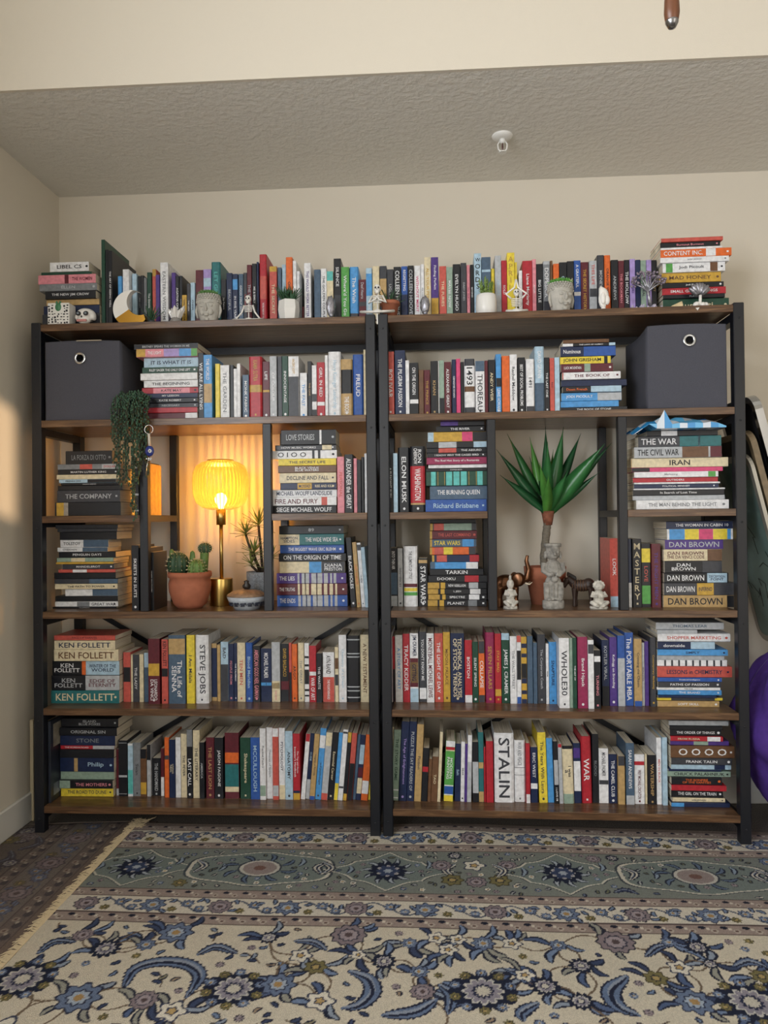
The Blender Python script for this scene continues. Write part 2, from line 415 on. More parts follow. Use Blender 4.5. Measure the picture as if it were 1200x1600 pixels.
sec('U','L',top,.10,None,400,380,6,'lamp bookcase top','middle posts','''
30 98 100 Rh W THE REAL PALEO DIET COOKBOOK | .3-.62:r
125 196 215 r C THE SECRET | 0-.09:y
206 240 230 U W
241 281 195 A N BLUE
284 345 135 O K ORANGE
347 380 165 W K NATURE
381 412 260 W E
413 431 290 E k
432 453 595 M r
455 518 190 W V THIS WOULD WORK BETTER
545 606 245 U E
608 663 235 W K THE GOLDEN COUPLE
664 726 262 C H | 0-.18:q
728 798 140 K W SILENCE | .55-1:k
800 876 225 G W Where'd You Go
878 962 220 bh W The Wish | .81-1:k
964 1034 340 M S Deaf Hearts | .5-.6:k''')
sec('U','R',top,.10,None,570,380,6,'palm bookcase top','middle posts','''
12 70 232 A W IT HURTS | .1-.5:b
74 138 215 C M IT ENDS
140 206 210 k W | .22-.6:T
208 270 240 k S UGLY LOVE
272 341 222 K W COLLEEN HOOVER
343 404 215 B W REGRETTING | .5-1:N
405 462 215 K S COLLEEN HOOVER
463 524 208 W F WITHOUT MERIT
525 558 195 W E ALL YOUR
559 621 125 C y ALL YOUR PERFECTS
622 692 128 V W Finding Perfect | .63-1:y
700 766 218 r C THE FURIES
767 826 225 e W MAYBE NOW
827 899 195 K W EVELYN HUGO
900 955 190 k S DAISY JONES
956 988 205 P m ONE TRUE
989 1024 205 K W BEYOND
1025 1093 100 A K W O R D S
1096 1182 135 U W ELEVEN | .2-.24:A''')
sec('U','R',top,.10,None,740,380,6,'palm bookcase top','white succulent pot','''
165 199 235 Y K
200 260 120 S A ORIGIN
262 313 165 R W SOLD
314 386 90 Y D A P R I L
388 412 175 Y K
425 458 260 W E
460 551 165 R W Liane Moriarty
552 589 150 P W APPLES
590 654 190 K W BIG LITTLE
655 720 165 E W DOPESICK | 0-.06:S .7-1:k
722 746 160 H T
748 803 195 O K NINE
805 876 180 K A GONE GIRL
877 941 170 K C THE EX
943 1009 158 B W A GRATEFUL | .55-.62:W
1010 1083 172 M y THE SECRET HISTORY
1085 1156 168 S r THIS LIFE | .5-.65:k''')
sec('U','R',top,.10,None,920,380,8.571,'palm bookcase top','silver tree ornament','''
112 207 165 kh S MONEYLAND
209 291 165 Oh K ORANGE WORLD
298 395 228 K S ANDREWS
397 476 235 M P THE BOOKMAN
477 549 222 K W THE HOLLOW
550 623 215 v V SISTERS
624 690 230 N A
691 772 230 e k NATURAL
773 842 225 v N LAVENDER
843 915 225 K T BETT''')
sec('S','R',top,.07,None,1000,350,6.667,'palm bookcase top','silver tree ornament','''
145 186 215 855 r M
186 240 210 832 K P Burnout Burnout
240 262 212 850 W E
262 345 210 945 O W CONTENT INC. | .64-.78:W
345 400 205 920 W E wild power
402 498 235 885 W k Jodi Picoult | .05-.16:G .76-.88:H
500 597 205 850 y H MAD HONEY
599 655 235 880 K W Jodi Picoult
655 727 235 898 R W SMALL GREAT THINGS
728 770 240 885 K S PLATH
770 835 245 935 g C Ruskbeti''')
# second shelf
sec('S','L',z2,.04,None,200,520,6,'lamp bookcase upper','grey bin','''
98 150 55 655 K S BRITNEY SPEARS THE WOMAN IN ME
152 226 88 655 P W THE LIGHT | 0-.15:y .15-.45:P .45-.7:v .7-.9:b .9-1:G
228 318 143 655 A N IT IS WHAT IT IS
320 378 135 655 g W RILEY SAGER THE ONLY ONE LEFT
378 443 122 655 W E
443 510 150 655 W K THE BEGINNING
510 565 128 655 R K KATE MAY | .2-.85:P
566 611 146 655 N W MY LESSON
611 656 146 655 K W KATIE ROBERT
656 702 146 655 k S NECESSARY
702 752 146 655 R P
752 796 146 655 M W | .78-1:W''')
sec('U','L',z2,.04,None,200,520,6,'lamp bookcase upper','stack by the grey bin','''
658 711 190 K W WE ARE ALL LYING
713 793 210 b W THE WORLD | .45-.75:T
818 860 290 Y K
861 947 300 W E THE GARDEN
955 988 300 K W
989 1022 335 W K
1023 1056 290 W K
1075 1137 395 U W MONK FABRIC''')
sec('U','L',z2,.04,None,380,530,5.4545,'lamp bookcase upper','stack by the grey bin','''
52 162 150 Rh D KAMA SUTRA | .46-.58:D
164 224 190 M W LIFE | .5-.54:y
226 286 145 S W OF COLOUR
292 331 145 k S
332 385 145 g W INNOCENTAGE
387 476 148 W y ANCIENT EGYPT | .33-1:k
483 544 285 W b THE PAST
547 582 185 K T THE CASE
584 626 220 W K | .55-.7:k .85-1:K
628 695 195 R W GIRL IN RED | .72-.79:W
696 722 135 W K
724 831 105 Wh A Henry Kissinger Leadership
833 933 172 Th W THE BOOK | .18-.6:K
935 1023 130 Bh W FREUD
1026 1052 90 C E''')
sec('U','R',z2,.04,None,590,530,6,'palm bookcase upper','middle posts','''
86 156 120 r W BOLIVAR
163 261 108 N W THE PILGRIM PASSION
262 299 200 W K
301 384 222 K W ON THE ORIGIN | .7-.78:W
386 434 285 H T
436 494 285 M D THE PRINCE
498 567 205 K T KHAN
570 576 200 W E
577 624 195 e S | .69-1:K
626 692 210 M W ALEXANDER GREAT
697 737 190 N W GENGHIS KHAN
738 778 185 F W
779 810 215 K W
813 913 185 Wh K 1493 | 0-.13:k .5-.6:H .88-.98:k
917 1004 205 W k THOREAU | 0-.2:U
1005 1036 200 M r
1038 1106 190 K C ANDY WEIR
1110 1162 138 b W LEWIS HOWARD | .4-.55:K''')
sec('U','R',z2,.04,None,760,510,5.4545,'palm bookcase upper','grey bin','''
133 199 252 O K
200 263 238 W k Rachel Maddow
270 333 262 K W BEST OF SOCIAL PROBLEMS
338 409 280 Wh k 1491 | .88-1:k
414 494 170 Ah W DAVID GRANN | .55-1:U
496 541 262 K W THE LAST ONE
543 583 268 r M RED
584 628 262 A W''')
sec('S','R',z2,.04,None,760,510,5.4545,'palm bookcase upper','grey bin','''
108 138 655 1045 H k
138 166 650 1100 K W THE LAWS OF HUMAN | 0-.2:W .88-1:A
166 250 632 1105 N W Numinous | .42-1:B
252 318 630 1062 Y K JOHN GRISHAM | .87-.94:K
318 386 632 1075 M W LUCK MOUNTAIN | .45-.57:e
388 450 645 1140 W M THE BOOK OF | .0-.02:r
450 506 640 1200 N U
506 561 650 1150 K O Dawn French | .48-1:A
561 632 640 1155 b W JODI PICOULT | .6-1:S
632 682 635 1130 b W
684 712 635 1200 K W THE BOOK OF STONE''')
# cubbies
sec('S','L',z3,.05,None,40,600,5,'lamp bookcase wall-side upper','hanging plant','''
520 622 305 670 K E LA FORZA DI OTTO
624 666 250 745 E r DOLLAR | .35-.55:r .7-.95:S
667 706 250 730 K W MARTIN LUTHER KING
706 743 245 730 C k
743 772 265 710 A K FRIENDS LIKE | .5-1:K
772 790 270 720 K W BUILDING BRIDGES
790 829 245 750 K S
829 924 245 735 k S THE COMPANY
924 1026 243 750 K S | .02-.2:y .13-.2:W''')
sec('U','L',z3,.03,None,40,600,5,'lamp bookcase wall-side upper','hanging plant','''
852 886 600 K E | .1-.14:S .3-.34:S .6-.64:S .9-.93:S
888 948 610 K T
950 962 620 D H''')
sec('S','L',z4,None,951,40,790,5,'lamp bookcase wall-side lower','cactus pot','''
148 178 235 720 k S
178 204 250 715 k E
204 266 265 710 K E
266 326 265 640 W k TOLSTOY | .48-1:U
326 360 250 640 W k CHEKHOV | .5-1:U
360 406 255 700 K W PENGUIN DAYS
406 439 248 690 e W | .25-.5:C
439 456 245 690 y H
456 497 290 690 k W MANDELBROT
497 523 260 705 r W | .25-.5:W
523 571 220 700 K S
571 609 230 725 k W | .55-1:U
609 650 240 725 C K THE PATH TO POWER
650 706 310 720 W M | .52-1:U
706 749 230 720 K W
749 789 230 722 W k GREAT WAR | .35-.55:E
789 808 215 710 K W THE UNWINDING''')
sec('U','L',z4,.03,None,40,790,5,'lamp bookcase wall-side lower','cactus pot','''
828 886 310 K W SKEETS IN SUITS
888 958 330 K E
960 1000 365 K W JAMES BALDWIN''')
sec('S','L',z3,.04,None,400,650,6,'lamp bookcase inner upper','pink upright book','''
130 268 240 750 K S LOVE STORIES | .70-.74:W
270 319 178 750 k W HOW MUSIC WORKS | .77-.93:C
319 398 145 755 W K O I O O | .62-.66:K .71-.75:K
399 462 210 750 Y k THE SECRET LIFE
463 529 208 750 H W BLACK VENUS / BLUE WATERS
531 626 220 750 C k DECLINE AND FALL
627 688 235 755 N C RISE AND KILL ~ MOSSAD | .3-.56:y
688 759 148 755 W N MICHAEL WOLFF LANDSLIDE
759 837 148 755 W M FIRE AND FURY | .77-.86:r
839 909 148 750 K W SIEGE MICHAEL WOLFF''')
sec('U','L',z3,.04,None,400,650,6,'lamp bookcase inner upper','dotted stack','''
759 828 380 P r PERSONAL
832 911 360 K W ALEXANDER the GREAT
913 948 395 P M
949 987 410 K E
988 1014 385 K g
1016 1045 350 W E''')
sec('S','L',z4,None,947,400,800,6,'lamp bookcase inner lower','black holes book','''
128 206 215 820 K S 89
206 307 215 825 Q W THE WIDE WIDE SEA ~ HAMPTON / SIDES | 0-.32:C
309 386 225 825 B W THE BIGGEST WAVE ERIC BLEHM
386 462 218 845 K W ON THE ORIGIN OF TIME
462 571 225 835 C W DIANA / PRESTON | .45-.64:b .64-1:k
571 670 195 845 V W THE LIES | .3-.33:S .36-.47:S .50-.66:S .68-.74:S .77-.8:S .82-.86:S .40-.42:V .57-.59:V
670 778 195 855 M W THE TRUTHS | .3-.33:C .36-.46:C .49-.64:C .67-.72:C .75-.8:C .83-.86:C .40-.42:M .56-.58:M
778 881 195 855 B W THE ENDS | .3-.34:S .36-.48:S .51-.65:S .67-.73:S .76-.79:S .82-.86:S .41-.43:B .56-.58:B''')
sec('U','L',z4,None,949,400,800,6,'lamp bookcase inner lower','stack of patterned spines','''
888 940 240 K W BLACK HOLES | | -42
945 985 285 T O LAST CHANCE | | -46
988 1025 290 W U GUIDE | .03-.12:k | -44
1027 1062 330 A W | | -38''')
sec('U','R',z3,.04,None,590,640,6,'palm bookcase inner upper','middle posts','''
98 146 405 K W A PLEASANT RUIN
147 190 410 A W
192 302 355 Kh W ELON MUSK
306 446 345 Kh W WASHINGTON ~ RON / CHERNOW | .3-.86:R .86-.89:T''')
sec('S','R',z3,.04,None,590,640,6,'palm bookcase inner upper','red-banded book','''
108 152 590 1000 K S | .0-.4:V
152 204 548 1000 K W THE RIVER
205 295 470 1025 y k | 0-.1:A .58-.76:F .76-1:K
297 356 458 1025 K W | .2-.5:S .78-1:A
356 402 460 1020 K W THE ABSURD | .2-.5:r
402 447 465 1020 K W I KNOW WHY THE CAGED BIRD
447 512 460 1025 m W The Red Hot Story of a Romantic
512 546 475 1028 W E
546 578 455 1020 K W CONQUESTS
578 712 455 1025 g D | .08-.16:q .19-.2:D .3-.31:D .33-.43:q .45-.55:q .57-.67:q .70-.71:D .82-.83:D .84-.93:q
712 842 490 1030 U W THE BURNING QUEEN
842 947 450 1020 B A Richard Brisbane''')
sec('U','R',z4,None,947,590,800,6,'palm bookcase inner lower','middle posts','''
110 187 340 K W INTO THIN AIR | .42-.8:U .82-1:S
189 237 340 S k SENTENCES
245 374 320 Wh k THE ELEMENTS OF STYLE | .62-.68:M .69-.75:Y .76-.82:G
384 470 435 K W STAR WARS | .03-.1:T''')
sec('S','R',z4,None,947,590,800,6,'palm bookcase inner lower','white striped book','''
68 104 490 920 K E
104 174 492 925 k S | .0-.06:D .08-.3:r .3-.9:e
174 252 490 930 M r THE LAST COMMAND | 0-.05:D
252 327 490 925 U Y STAR WARS | 0-.05:D .7-.95:b
327 400 490 920 O Y | 0-.05:D .1-.3:r .3-.5:Y .85-1:k
400 467 510 950 N W | 0-.05:D .1-.32:r .8-1:R
467 532 495 940 b W | 0-.1:U .75-1:W
532 592 490 990 K W TARKIN
592 657 475 1025 K W DOOKU | .62-.86:R
657 718 470 1020 K W NEW REBELLION | 0-.2:D .22-.3:y .7-.86:S
718 770 470 1020 K W I, JEDI | 0-.18:D .22-.29:y .72-.9:W
770 822 475 1020 K W SPECTRE | 0-.2:D .24-.3:y .7-.88:W
822 876 470 1020 K W PLANET | 0-.17:D .2-.28:y .69-.84:E''')
sec('S','R',z3,.03,None,930,630,4.444,'palm bookcase outer upper','crumpled blue bag','''
188 226 360 850 K W | .2-.43:W
226 301 300 875 k W THE WAR | .5-1:Q .72-.75:A
301 378 270 875 S K THE CIVIL WAR | .55-.85:H .87-1:M
378 443 250 925 C K IRAN | .0-.01:T
443 474 255 890 F P | 0-.2:K
474 514 270 850 W E Marketing | .88-.97:G
514 547 265 855 R W OUTSIDERS
547 560 268 862 W E
560 588 270 855 N W POLITICAL MINDSET
588 600 268 903 W E
600 638 265 900 K W In Search of Lost Time
638 670 265 905 S E
670 736 285 928 W E THE MAN BEHIND THE LIGHT''')
sec('U','R',z4,None,949,930,790,4.444,'palm bookcase outer lower','small stone figurine','''
105 166 228 r W LOOK | .84-1:A
168 230 240 K S
231 254 232 N W | .64-1:W
257 321 232 K C M A S T E R Y
324 389 262 K r LOVE | .08-.3:Y .66-.95:G
391 455 265 M V THE NIGHT MEN''')
sec('S','R',z4,None,949,930,790,4.444,'palm bookcase outer lower','mastery book','''
108 160 490 985 N W THE WOMAN IN CABIN 10
160 235 495 985 W Y | .03-.25:b .25-.45:Y .45-.65:F .65-.85:Y .85-.9:b
236 302 485 887 V S DAN BROWN
302 381 475 877 C M DAN BROWN / THE DA VINCI CODE | .75-1:H
383 467 485 880 K W DAN / BROWN | .66-1:k
467 536 480 925 K W DAN BROWN ~ DECEPTION / POINT | .67-.98:A
536 622 478 985 k W DAN BROWN ~ INFERNO | .45-.68:y
622 706 475 985 T K DAN BROWN | .86-1:K''')
# fourth shelf
sec('S','L',z5,None,1099,40,960,6.667,'lamp bookcase lower','slim coral red book','''
220 270 290 930 r M FALL OF GIANTS
270 363 310 940 C N KEN FOLLETT
363 484 305 970 C H KEN FOLLETT
484 636 270 970 K W KEN / FOLLETT ~ WINTER OF THE / WORLD | .44-.5:O .5-1:A
636 793 270 975 K S KEN / FOLLETT ~ EDGE OF / ETERNITY | .5-1:S
793 926 268 975 Q C KEN FOLLETT''')
sec('U','L',z5,None,1097,180,970,6.667,'lamp bookcase lower','five-book thick stack','''
80 156 330 r W | .3-.6:K
158 181 355 C H
182 248 355 k W THE LADY
249 293 350 C k
297 346 335 U W | 0-.3:A''')
sec('U','L',z5,None,1099.5,180,970,6.667,'lamp bookcase lower','five-book thick stack','''
348 467 185 M W LEONARDO / DA VINCI | .38-.57:y
482 550 195 r K KEN FOLLETT | .45-.58:K
555 730 150 U W The Life of / SENNA | .05-.28:T
739 823 150 Y k I Am Malala
831 967 150 Wh k STEVE JOBS''')
sec('U','L',z5,None,1096,330,970,8,'lamp bookcase lower','thick white biography','''
0 71 285 N S | 0-.08:T .93-1:T
73 113 300 T H
114 211 265 A k BAD | .38-1:k
214 280 290 N P PEOPLE FROM
281 327 280 N W THE TALISMAN
329 430 272 C r TEN MEN
435 522 270 Bh A Blood Meridian
523 618 310 K P AMERICAN GODS NEIL GAIMAN
622 757 345 N W MICHAEL PALMER ~ FIRST | .64-.7:b
759 864 265 S P DAVID SEDARIS | .65-1:C .68-.78:y
866 970 290 K y DAVID BALDACCI | .65-.8:M
971 1007 275 r W | .5-1:K
1009 1074 290 O K ARGO
1083 1161 275 Ch E THE GREAT''')
sec('U','L',z5,None,1097,460,970,7.5,'lamp bookcase lower','middle posts','''
117 173 262 W K | .22-.26:K .36-.4:K .45-.7:K .78-.82:K .88-.91:K
175 257 292 R W WAR OF ART | .46-.53:W
260 329 378 K W THE WASTE
331 468 370 W K AYN RAND ~ THE FOUNTAINHEAD | .5-1:r
473 516 310 C k | .2-.4:H .5-.7:k
519 610 165 W A Chemistry of a Dream
613 768 175 Kh S | .05-.07:S .26-.28:S .31-.33:S .76-.78:S .82-.84:S .92-.94:S
771 880 165 Ch H A NEW TESTAMENT''')
sec('U','R',z5,None,1097,600,970,7.5,'palm bookcase lower','middle posts','''
56 99 130 W K SYMPHONY OF THE SEVEN
101 131 185 R W | .5-1:K
132 219 165 W b A STORY OF ART
221 302 150 R W TRACY KIDDER
304 404 145 W N JIM CRAMER ~ GETTING | .36-.78:M .42-.72:T .8-1:A
412 497 130 k W YOU DON'T KNOW ME | .8-.96:W
499 587 145 W M MONEYBALL MICHAEL LEWIS
591 692 148 r W THE LIGHT OF DAY
693 777 135 y H MOON PALACE
779 942 145 N C TECHNICAL ANALYSIS / OF STOCK TRENDS
946 1034 225 R W BOSTON | .88-1:W
1035 1107 245 g W SILENT SPRING
1109 1182 240 O W COLLAPSE | 0-.2:k .88-1:k''')
sec('U','R',z5,None,1099,740,970,7.5,'palm bookcase lower','dark technical volume','''
140 247 138 mh D SEVEN PILLARS
249 325 150 R y STAY MAD | .8-.9:y
327 422 145 g W JAMES J. CRAMER | 0-.1:A
426 503 178 W E THE WALL STREET
504 557 170 W E | 0-.1:r .22-.65:K .9-1:B
558 624 185 y k | .1-.17:N .25-.31:N .4-.62:K .62-.7:N .8-.86:N .93-1:N
628 697 180 U A
700 746 255 U E
748 842 160 k S The Corporate Coach
847 881 265 W K FROM
883 970 245 b N SNAPTURE''')
sec('U','R',z5,None,1106,740,970,7.5,'palm bookcase lower','sky blue book','''
1000 1122 200 W k WHOLE30
1124 1166 205 e g''')
sec('U','R',z5,None,1107,880,970,7.5,'palm bookcase lower','beanbag-side stack','''
116 162 200 g W THE ART OF
170 288 190 m W Brand Hijack
290 360 225 W E | .06-.2:k
364 442 345 K P TURNING | .1-.2:W''')
sec('U','R',z5,None,1103,880,970,7.5,'palm bookcase lower','beanbag-side stack','''
452 541 225 N S KOTLER VIRAL | .7-1:K
543 632 190 V W Kellogg on Branding
634 722 170 B W | .32-1:S
724 827 140 B W The PORTABLE MBA
829 921 210 T k Crossing the Chasm | .92-1:B
922 961 260 S M PEOPLE CODE
962 1010 245 V W
1014 1086 190 kh y Contemporary Marketing''')
sec('S','R',z5,None,1104,1010,960,6.316,'palm bookcase lower','purple beanbag','''
82 152 100 770 S U THOMAS LEAR
152 188 105 500 S E
188 270 110 825 Wh r SHOPPER MARKETING
270 344 110 675 N W downside | .58-1:A
344 403 105 795 b N SIMPLY
403 451 110 775 S E
451 514 110 800 W k | .1-.13:k .2-.23:k .3-.33:k .4-.43:k .5-.53:k .6-.63:k .7-.73:k .8-.83:k .9-.93:k
514 620 105 845 r N LESSONS in CHEMISTRY
620 661 105 738 B W Emotional Intelligence
661 721 115 738 k W PATHS OF PASSION
721 750 105 730 W K THE ONE
750 801 120 750 b W THE BRAND
801 824 115 690 N W
824 855 110 760 k W | 0-.22:Y .88-1:Y
855 908 110 718 T W SOFT SKILL''')
# bottom shelf
sec('S','L',ZB6['L'],None,1244.5,30,1110,6.667,'lamp bookcase bottom','slim maroon book','''
88 177 330 1025 K S ISLAND | BLUE FOXES
177 259 335 1025 K S ORIGINAL SIN
259 366 325 1000 N E STONE
366 406 390 990 R W THE KOREAN ROAD | .6-1:S
406 492 330 990 K E
492 636 335 990 N A Philip | .26-.33:T
636 722 390 985 e k
722 806 390 980 K P THE MOTHERS | 0-.2:e
806 897 380 975 Y k THE ROAD TO DUNE''')
sec('U','L',ZB6['L'],None,1244,170,1110,7.5,'lamp bookcase bottom','yellow-based stack','''
80 114 460 M P | .85-1:S
118 220 350 K E | .04-.05:S .62-.66:S .95-.96:S
226 287 385 A k | 0-.04:W .5-.95:q .96-1:W
288 374 378 E k Swan
375 446 450 H y | 0-.2:K .7-.95:y
448 496 400 S E | 0-.3:K
503 603 565 K S THE HANDMAID
604 646 450 M W | .6-1:W''')
sec('U','L',ZB6['L'],None,1247,170,1110,7.5,'lamp bookcase bottom','yellow-based stack','''
648 702 320 O H | .3-.37:k
704 774 345 N C LIVING / NEAL
776 838 320 W N
840 910 280 C k THE FEVER
912 981 225 K W LAST CALL | 0-.25:E
983 1064 235 C k THE LITERARY
1066 1126 370 K S AMERICA''')
sec('U','L',ZB6['L'],None,1248.5,310,1110,7.5,'lamp bookcase bottom','thick maroon atlas','''
86 184 320 M T THE LAST LION
188 292 320 K W JASON FAGONE
306 472 265 M C | .3-.46:O .48-.82:Q .82-.9:C
488 612 320 g C Shakespeare
613 722 315 B A MCCULLOUGH
723 793 205 W k Practical Poultry | .8-.95:e
794 870 205 W E Theories of Speech
871 942 205 r C | 0-.12:W .8-.95:S
943 1016 205 W N PSYCHOLOGY | .8-1:C
1017 1107 240 A k ANATOMY
1109 1192 270 R W The Toy and Game / Inventor's Handbook | .86-.9:N .9-1:y''')
sec('U','L',ZB6['L'],None,1250,450,1110,7.0588,'lamp bookcase bottom','middle posts','''
138 187 260 W k | 0-.12:R | 40
188 235 258 N A GUIDE | .7-1:S | 45
236 294 258 T k Insights of Rounds | .94-1:B | 50
295 362 200 b k and psychologist | .1-.28:W | 62
363 434 245 S P | 0-.2:C .9-1:r | 66
435 502 245 K C Essential Career | | 68
503 547 245 b N | .75-1:Y | 72
548 604 210 W E | .03-.06:k .8-.83:k | 76
605 647 240 K W | 0-.15:y .9-1:y | 76
648 707 250 r W | .45-1:K | 78
708 745 270 U W | | 82
746 802 275 N W | .15-.45:A .5-.65:M .66-.9:C | 86
803 878 270 O W | .7-.9:W | 92
879 915 270 Y k | | 92''')
sec('U','R',ZB6['R'],None,1252,600,1110,7.5,'palm bookcase bottom','middle posts','''
48 82 200 C k | | 42
84 168 230 e g THE STORY GAME | .84-.86:W .95-.97:W | 66
170 262 130 N v The Age of Enlightenment | | 66
263 350 130 N S PUZZLE THE SAT READERS OF | | 64
352 432 160 T k Fiction | | 66
434 506 440 K E | .35-.45:R | 36
508 546 560 H E | | 22
547 622 540 H C TAO | | 18
623 660 250 C H | | 30
697 808 360 G W MODERN / PAINTING | 0-.1:W .1-.15:R .15-.17:C .73-.75:W .75-.88:B .88-.9:W .9-1:Y | 20
812 882 395 N A Salt | | 14
884 932 370 W K DEAR | | 22
934 964 390 V E | | 20
966 1017 290 W N | .4-1:S | 18
1025 1098 370 K E | .33-.85:S''')
sec('U','R',ZB6['R'],None,1254,740,1110,7.5,'palm bookcase bottom','thick white history','''
56 118 255 Q T | .43-.52:T .85-1:T
121 143 430 R M
145 231 355 R M
242 472 262 Wh k STALIN | .78-.94:W
478 609 355 Wh E WAR AND PEACE | .44-.45:k .56-.57:k
612 662 380 R W | .85-1:W
668 752 430 N W ERIC WEST | .65-.75:W
772 872 260 Y k The Years With Laura | | -20
876 950 330 b W | | -20
952 1006 360 K W I LOVE IT | .3-.7:S | -16
1008 1054 390 S r | 0-.06:R | -16
1056 1182 410 Ch k I was / a | 0-.06:K .83-1:e | -14''')
sec('U','R',ZB6['R'],None,1256,880,1110,6.667,'palm bookcase bottom','thick red war book','''
118 192 340 N W | .08-.25:V .3-.8:W | -10
200 304 270 Rh W WAR | | -10
306 374 250 K E BLOOD
376 476 400 W k MICHAEL PALMER | .58-.66:k
478 567 460 N W THE CAMEL CLUB
569 641 470 T H | 0-.2:k
650 738 335 U W SARAH ANDREWS | .85-1:S
742 852 460 W M PREY MICHAEL CRICHTON | .14-.22:R
858 882 460 C T
884 972 465 K T WATERSHIP
974 1027 285 W r MEN IN BLACK
1029 1082 275 A U''')
sec('S','R',ZB6['R'],None,1260,1020,1110,6.667,'palm bookcase bottom','slim pale blue book','''
108 158 165 790 S k
158 198 170 720 K E
198 266 180 715 K W THE ORDER OF THINGS
266 318 180 725 R C FROM RUSSIA | .7-.95:W
318 366 185 795 V W | .4-.65:e
366 490 180 845 H W O   O   O   O
490 560 185 815 k W FRANK TALIN
560 614 190 815 A U | .72-.9:N
614 640 165 715 N b
640 698 160 820 e K CHUCK PALAHNIUK
698 776 195 720 K O THE BONFIRE / OF THE VANITIES
776 834 190 760 R r
834 918 200 740 K W THE GIRL ON THE TRAIN
918 960 210 760 C k IAN EWAN
960 1000 190 800 N W | 0-.22:b''')

# parse every line into a placed book record
BOOKS = []
for kind, un, zb, inset, yb, ox, oy, sc, place, anchor, data in SECT:
    rows = []
    for ln in data.strip().split('\n'):
        pr = ln.split(' | ') if ' | ' in ln else [ln]
        if ln.startswith('88 177'): pr = ['88 177 330 1025 K S ISLAND / BLUE FOXES']
        pr = [p.strip().strip('|').strip() for p in pr]
        hd = pr[0].split(); nn = 3 if kind == 'U' else 4
        num = [float(x) for x in hd[:nn]]; cov = hd[nn][0]; hard = hd[nn].endswith('h'); ink = hd[nn+1]; title = ' '.join(hd[nn+2:])
        bands = []; lean = 0
        for p in pr[1:]:
            for b in p.split():
                if ':' in b:
                    r, c = b.split(':'); f0, f1 = r.split('-'); bands.append((float(f0 or 0), float(f1), c))
                else: lean = float(b)
        rows.append((num, cov, hard, ink, title, bands, lean))
    if inset is None:
        xm = ox + sum(r[0][0 if kind == 'U' else 2] for r in rows)/len(rows)/sc
        inset = max(.012, min(.12, depth_on(un, xm, yb, zb)))
    recs = []
    if kind == 'U':
        for num, cov, hard, ink, title, bands, lean in rows:
            x0, x1, yt = num; px0, px1, pyt = ox+x0/sc, ox+x1/sc, oy+yt/sc
            zt = at(un, (px0+px1)/2+lean/sc, pyt, inset)[1]; pym = yb if (lean and yb) else pyt+50
            xa = at(un, px0, pym, inset)[0]; xb = at(un, px1, pym, inset)[0]
            h = zt-zb; th = math.atan2(lean/sc*(.00216), h) if lean else 0
            recs.append(dict(kind='U', un=un, x=(xa+xb)/2, y=inset+random.uniform(-.006, .006), z=zb, t=max(.004, xb-xa-.0007), h=h/math.cos(th) if th else h, lean=th,
                cov=cov, hard=hard, ink=ink, title=title, bands=bands, place=place, anchor=anchor, area=0))
        k = 0                                            # neighbours that lean together share one angle
        while k < len(recs):
            e = k
            while e < len(recs) and recs[e]['lean']*recs[k]['lean'] > 0 and abs(recs[e]['lean']) > .45*abs(recs[k]['lean']): e += 1
            if e > k+1:
                m_ = sum(q['lean'] for q in recs[k:e])/(e-k)
                for q in recs[k:e]: q['lean'] = m_
            k = max(e, k+1)
        for a_, b_ in zip(recs, recs[1:]):               # keep each book clear of the one before it
            hm = min(a_['h'], b_['h']); ra = a_['x']+a_['t']/2; lb = b_['x']-b_['t']/2
            ov = max(ra-lb, ra+hm*math.tan(a_['lean'])-lb-hm*math.tan(b_['lean']))
            if ov > -.0004: b_['x'] += min(ov+.0005, .006)
    else:
        z = zb; tmp = []
        for num, cov, hard, ink, title, bands, lean in reversed(rows):
            y0, y1, x0, x1 = num; px0, px1 = ox+x0/sc, ox+x1/sc; xm = (px0+px1)/2
            zt = at(un, xm, oy+y0/sc, inset)[1]; t = max(.005, zt-z)
            xa = at(un, px0, oy+(y0+y1)/2/sc, inset)[0]; xb = at(un, px1, oy+(y0+y1)/2/sc, inset)[0]
            if place == 'lamp bookcase bottom': xa = max(xa, -1.1515)
            tmp.append(dict(kind='S', un=un, x=xb, y=inset+random.uniform(-.008, .008), z=z, t=t-.0005, h=xb-xa, lean=0, cov=cov, hard=hard, ink=ink, title=title,
                bands=bands, place=place, anchor=anchor, area=(px1-px0)*t, yaw=random.uniform(-.012, .012)))
            z += t
        recs = tmp[::-1]
    for i, r in enumerate(recs): r['i'] = i; r['n'] = len(recs); r['nb'] = (recs[i-1]['cov'] if i else None, recs[i+1]['cov'] if i+1 < len(recs) else None)
    BOOKS += recs
for r in BOOKS: r['area'] = r['t']*r['h']

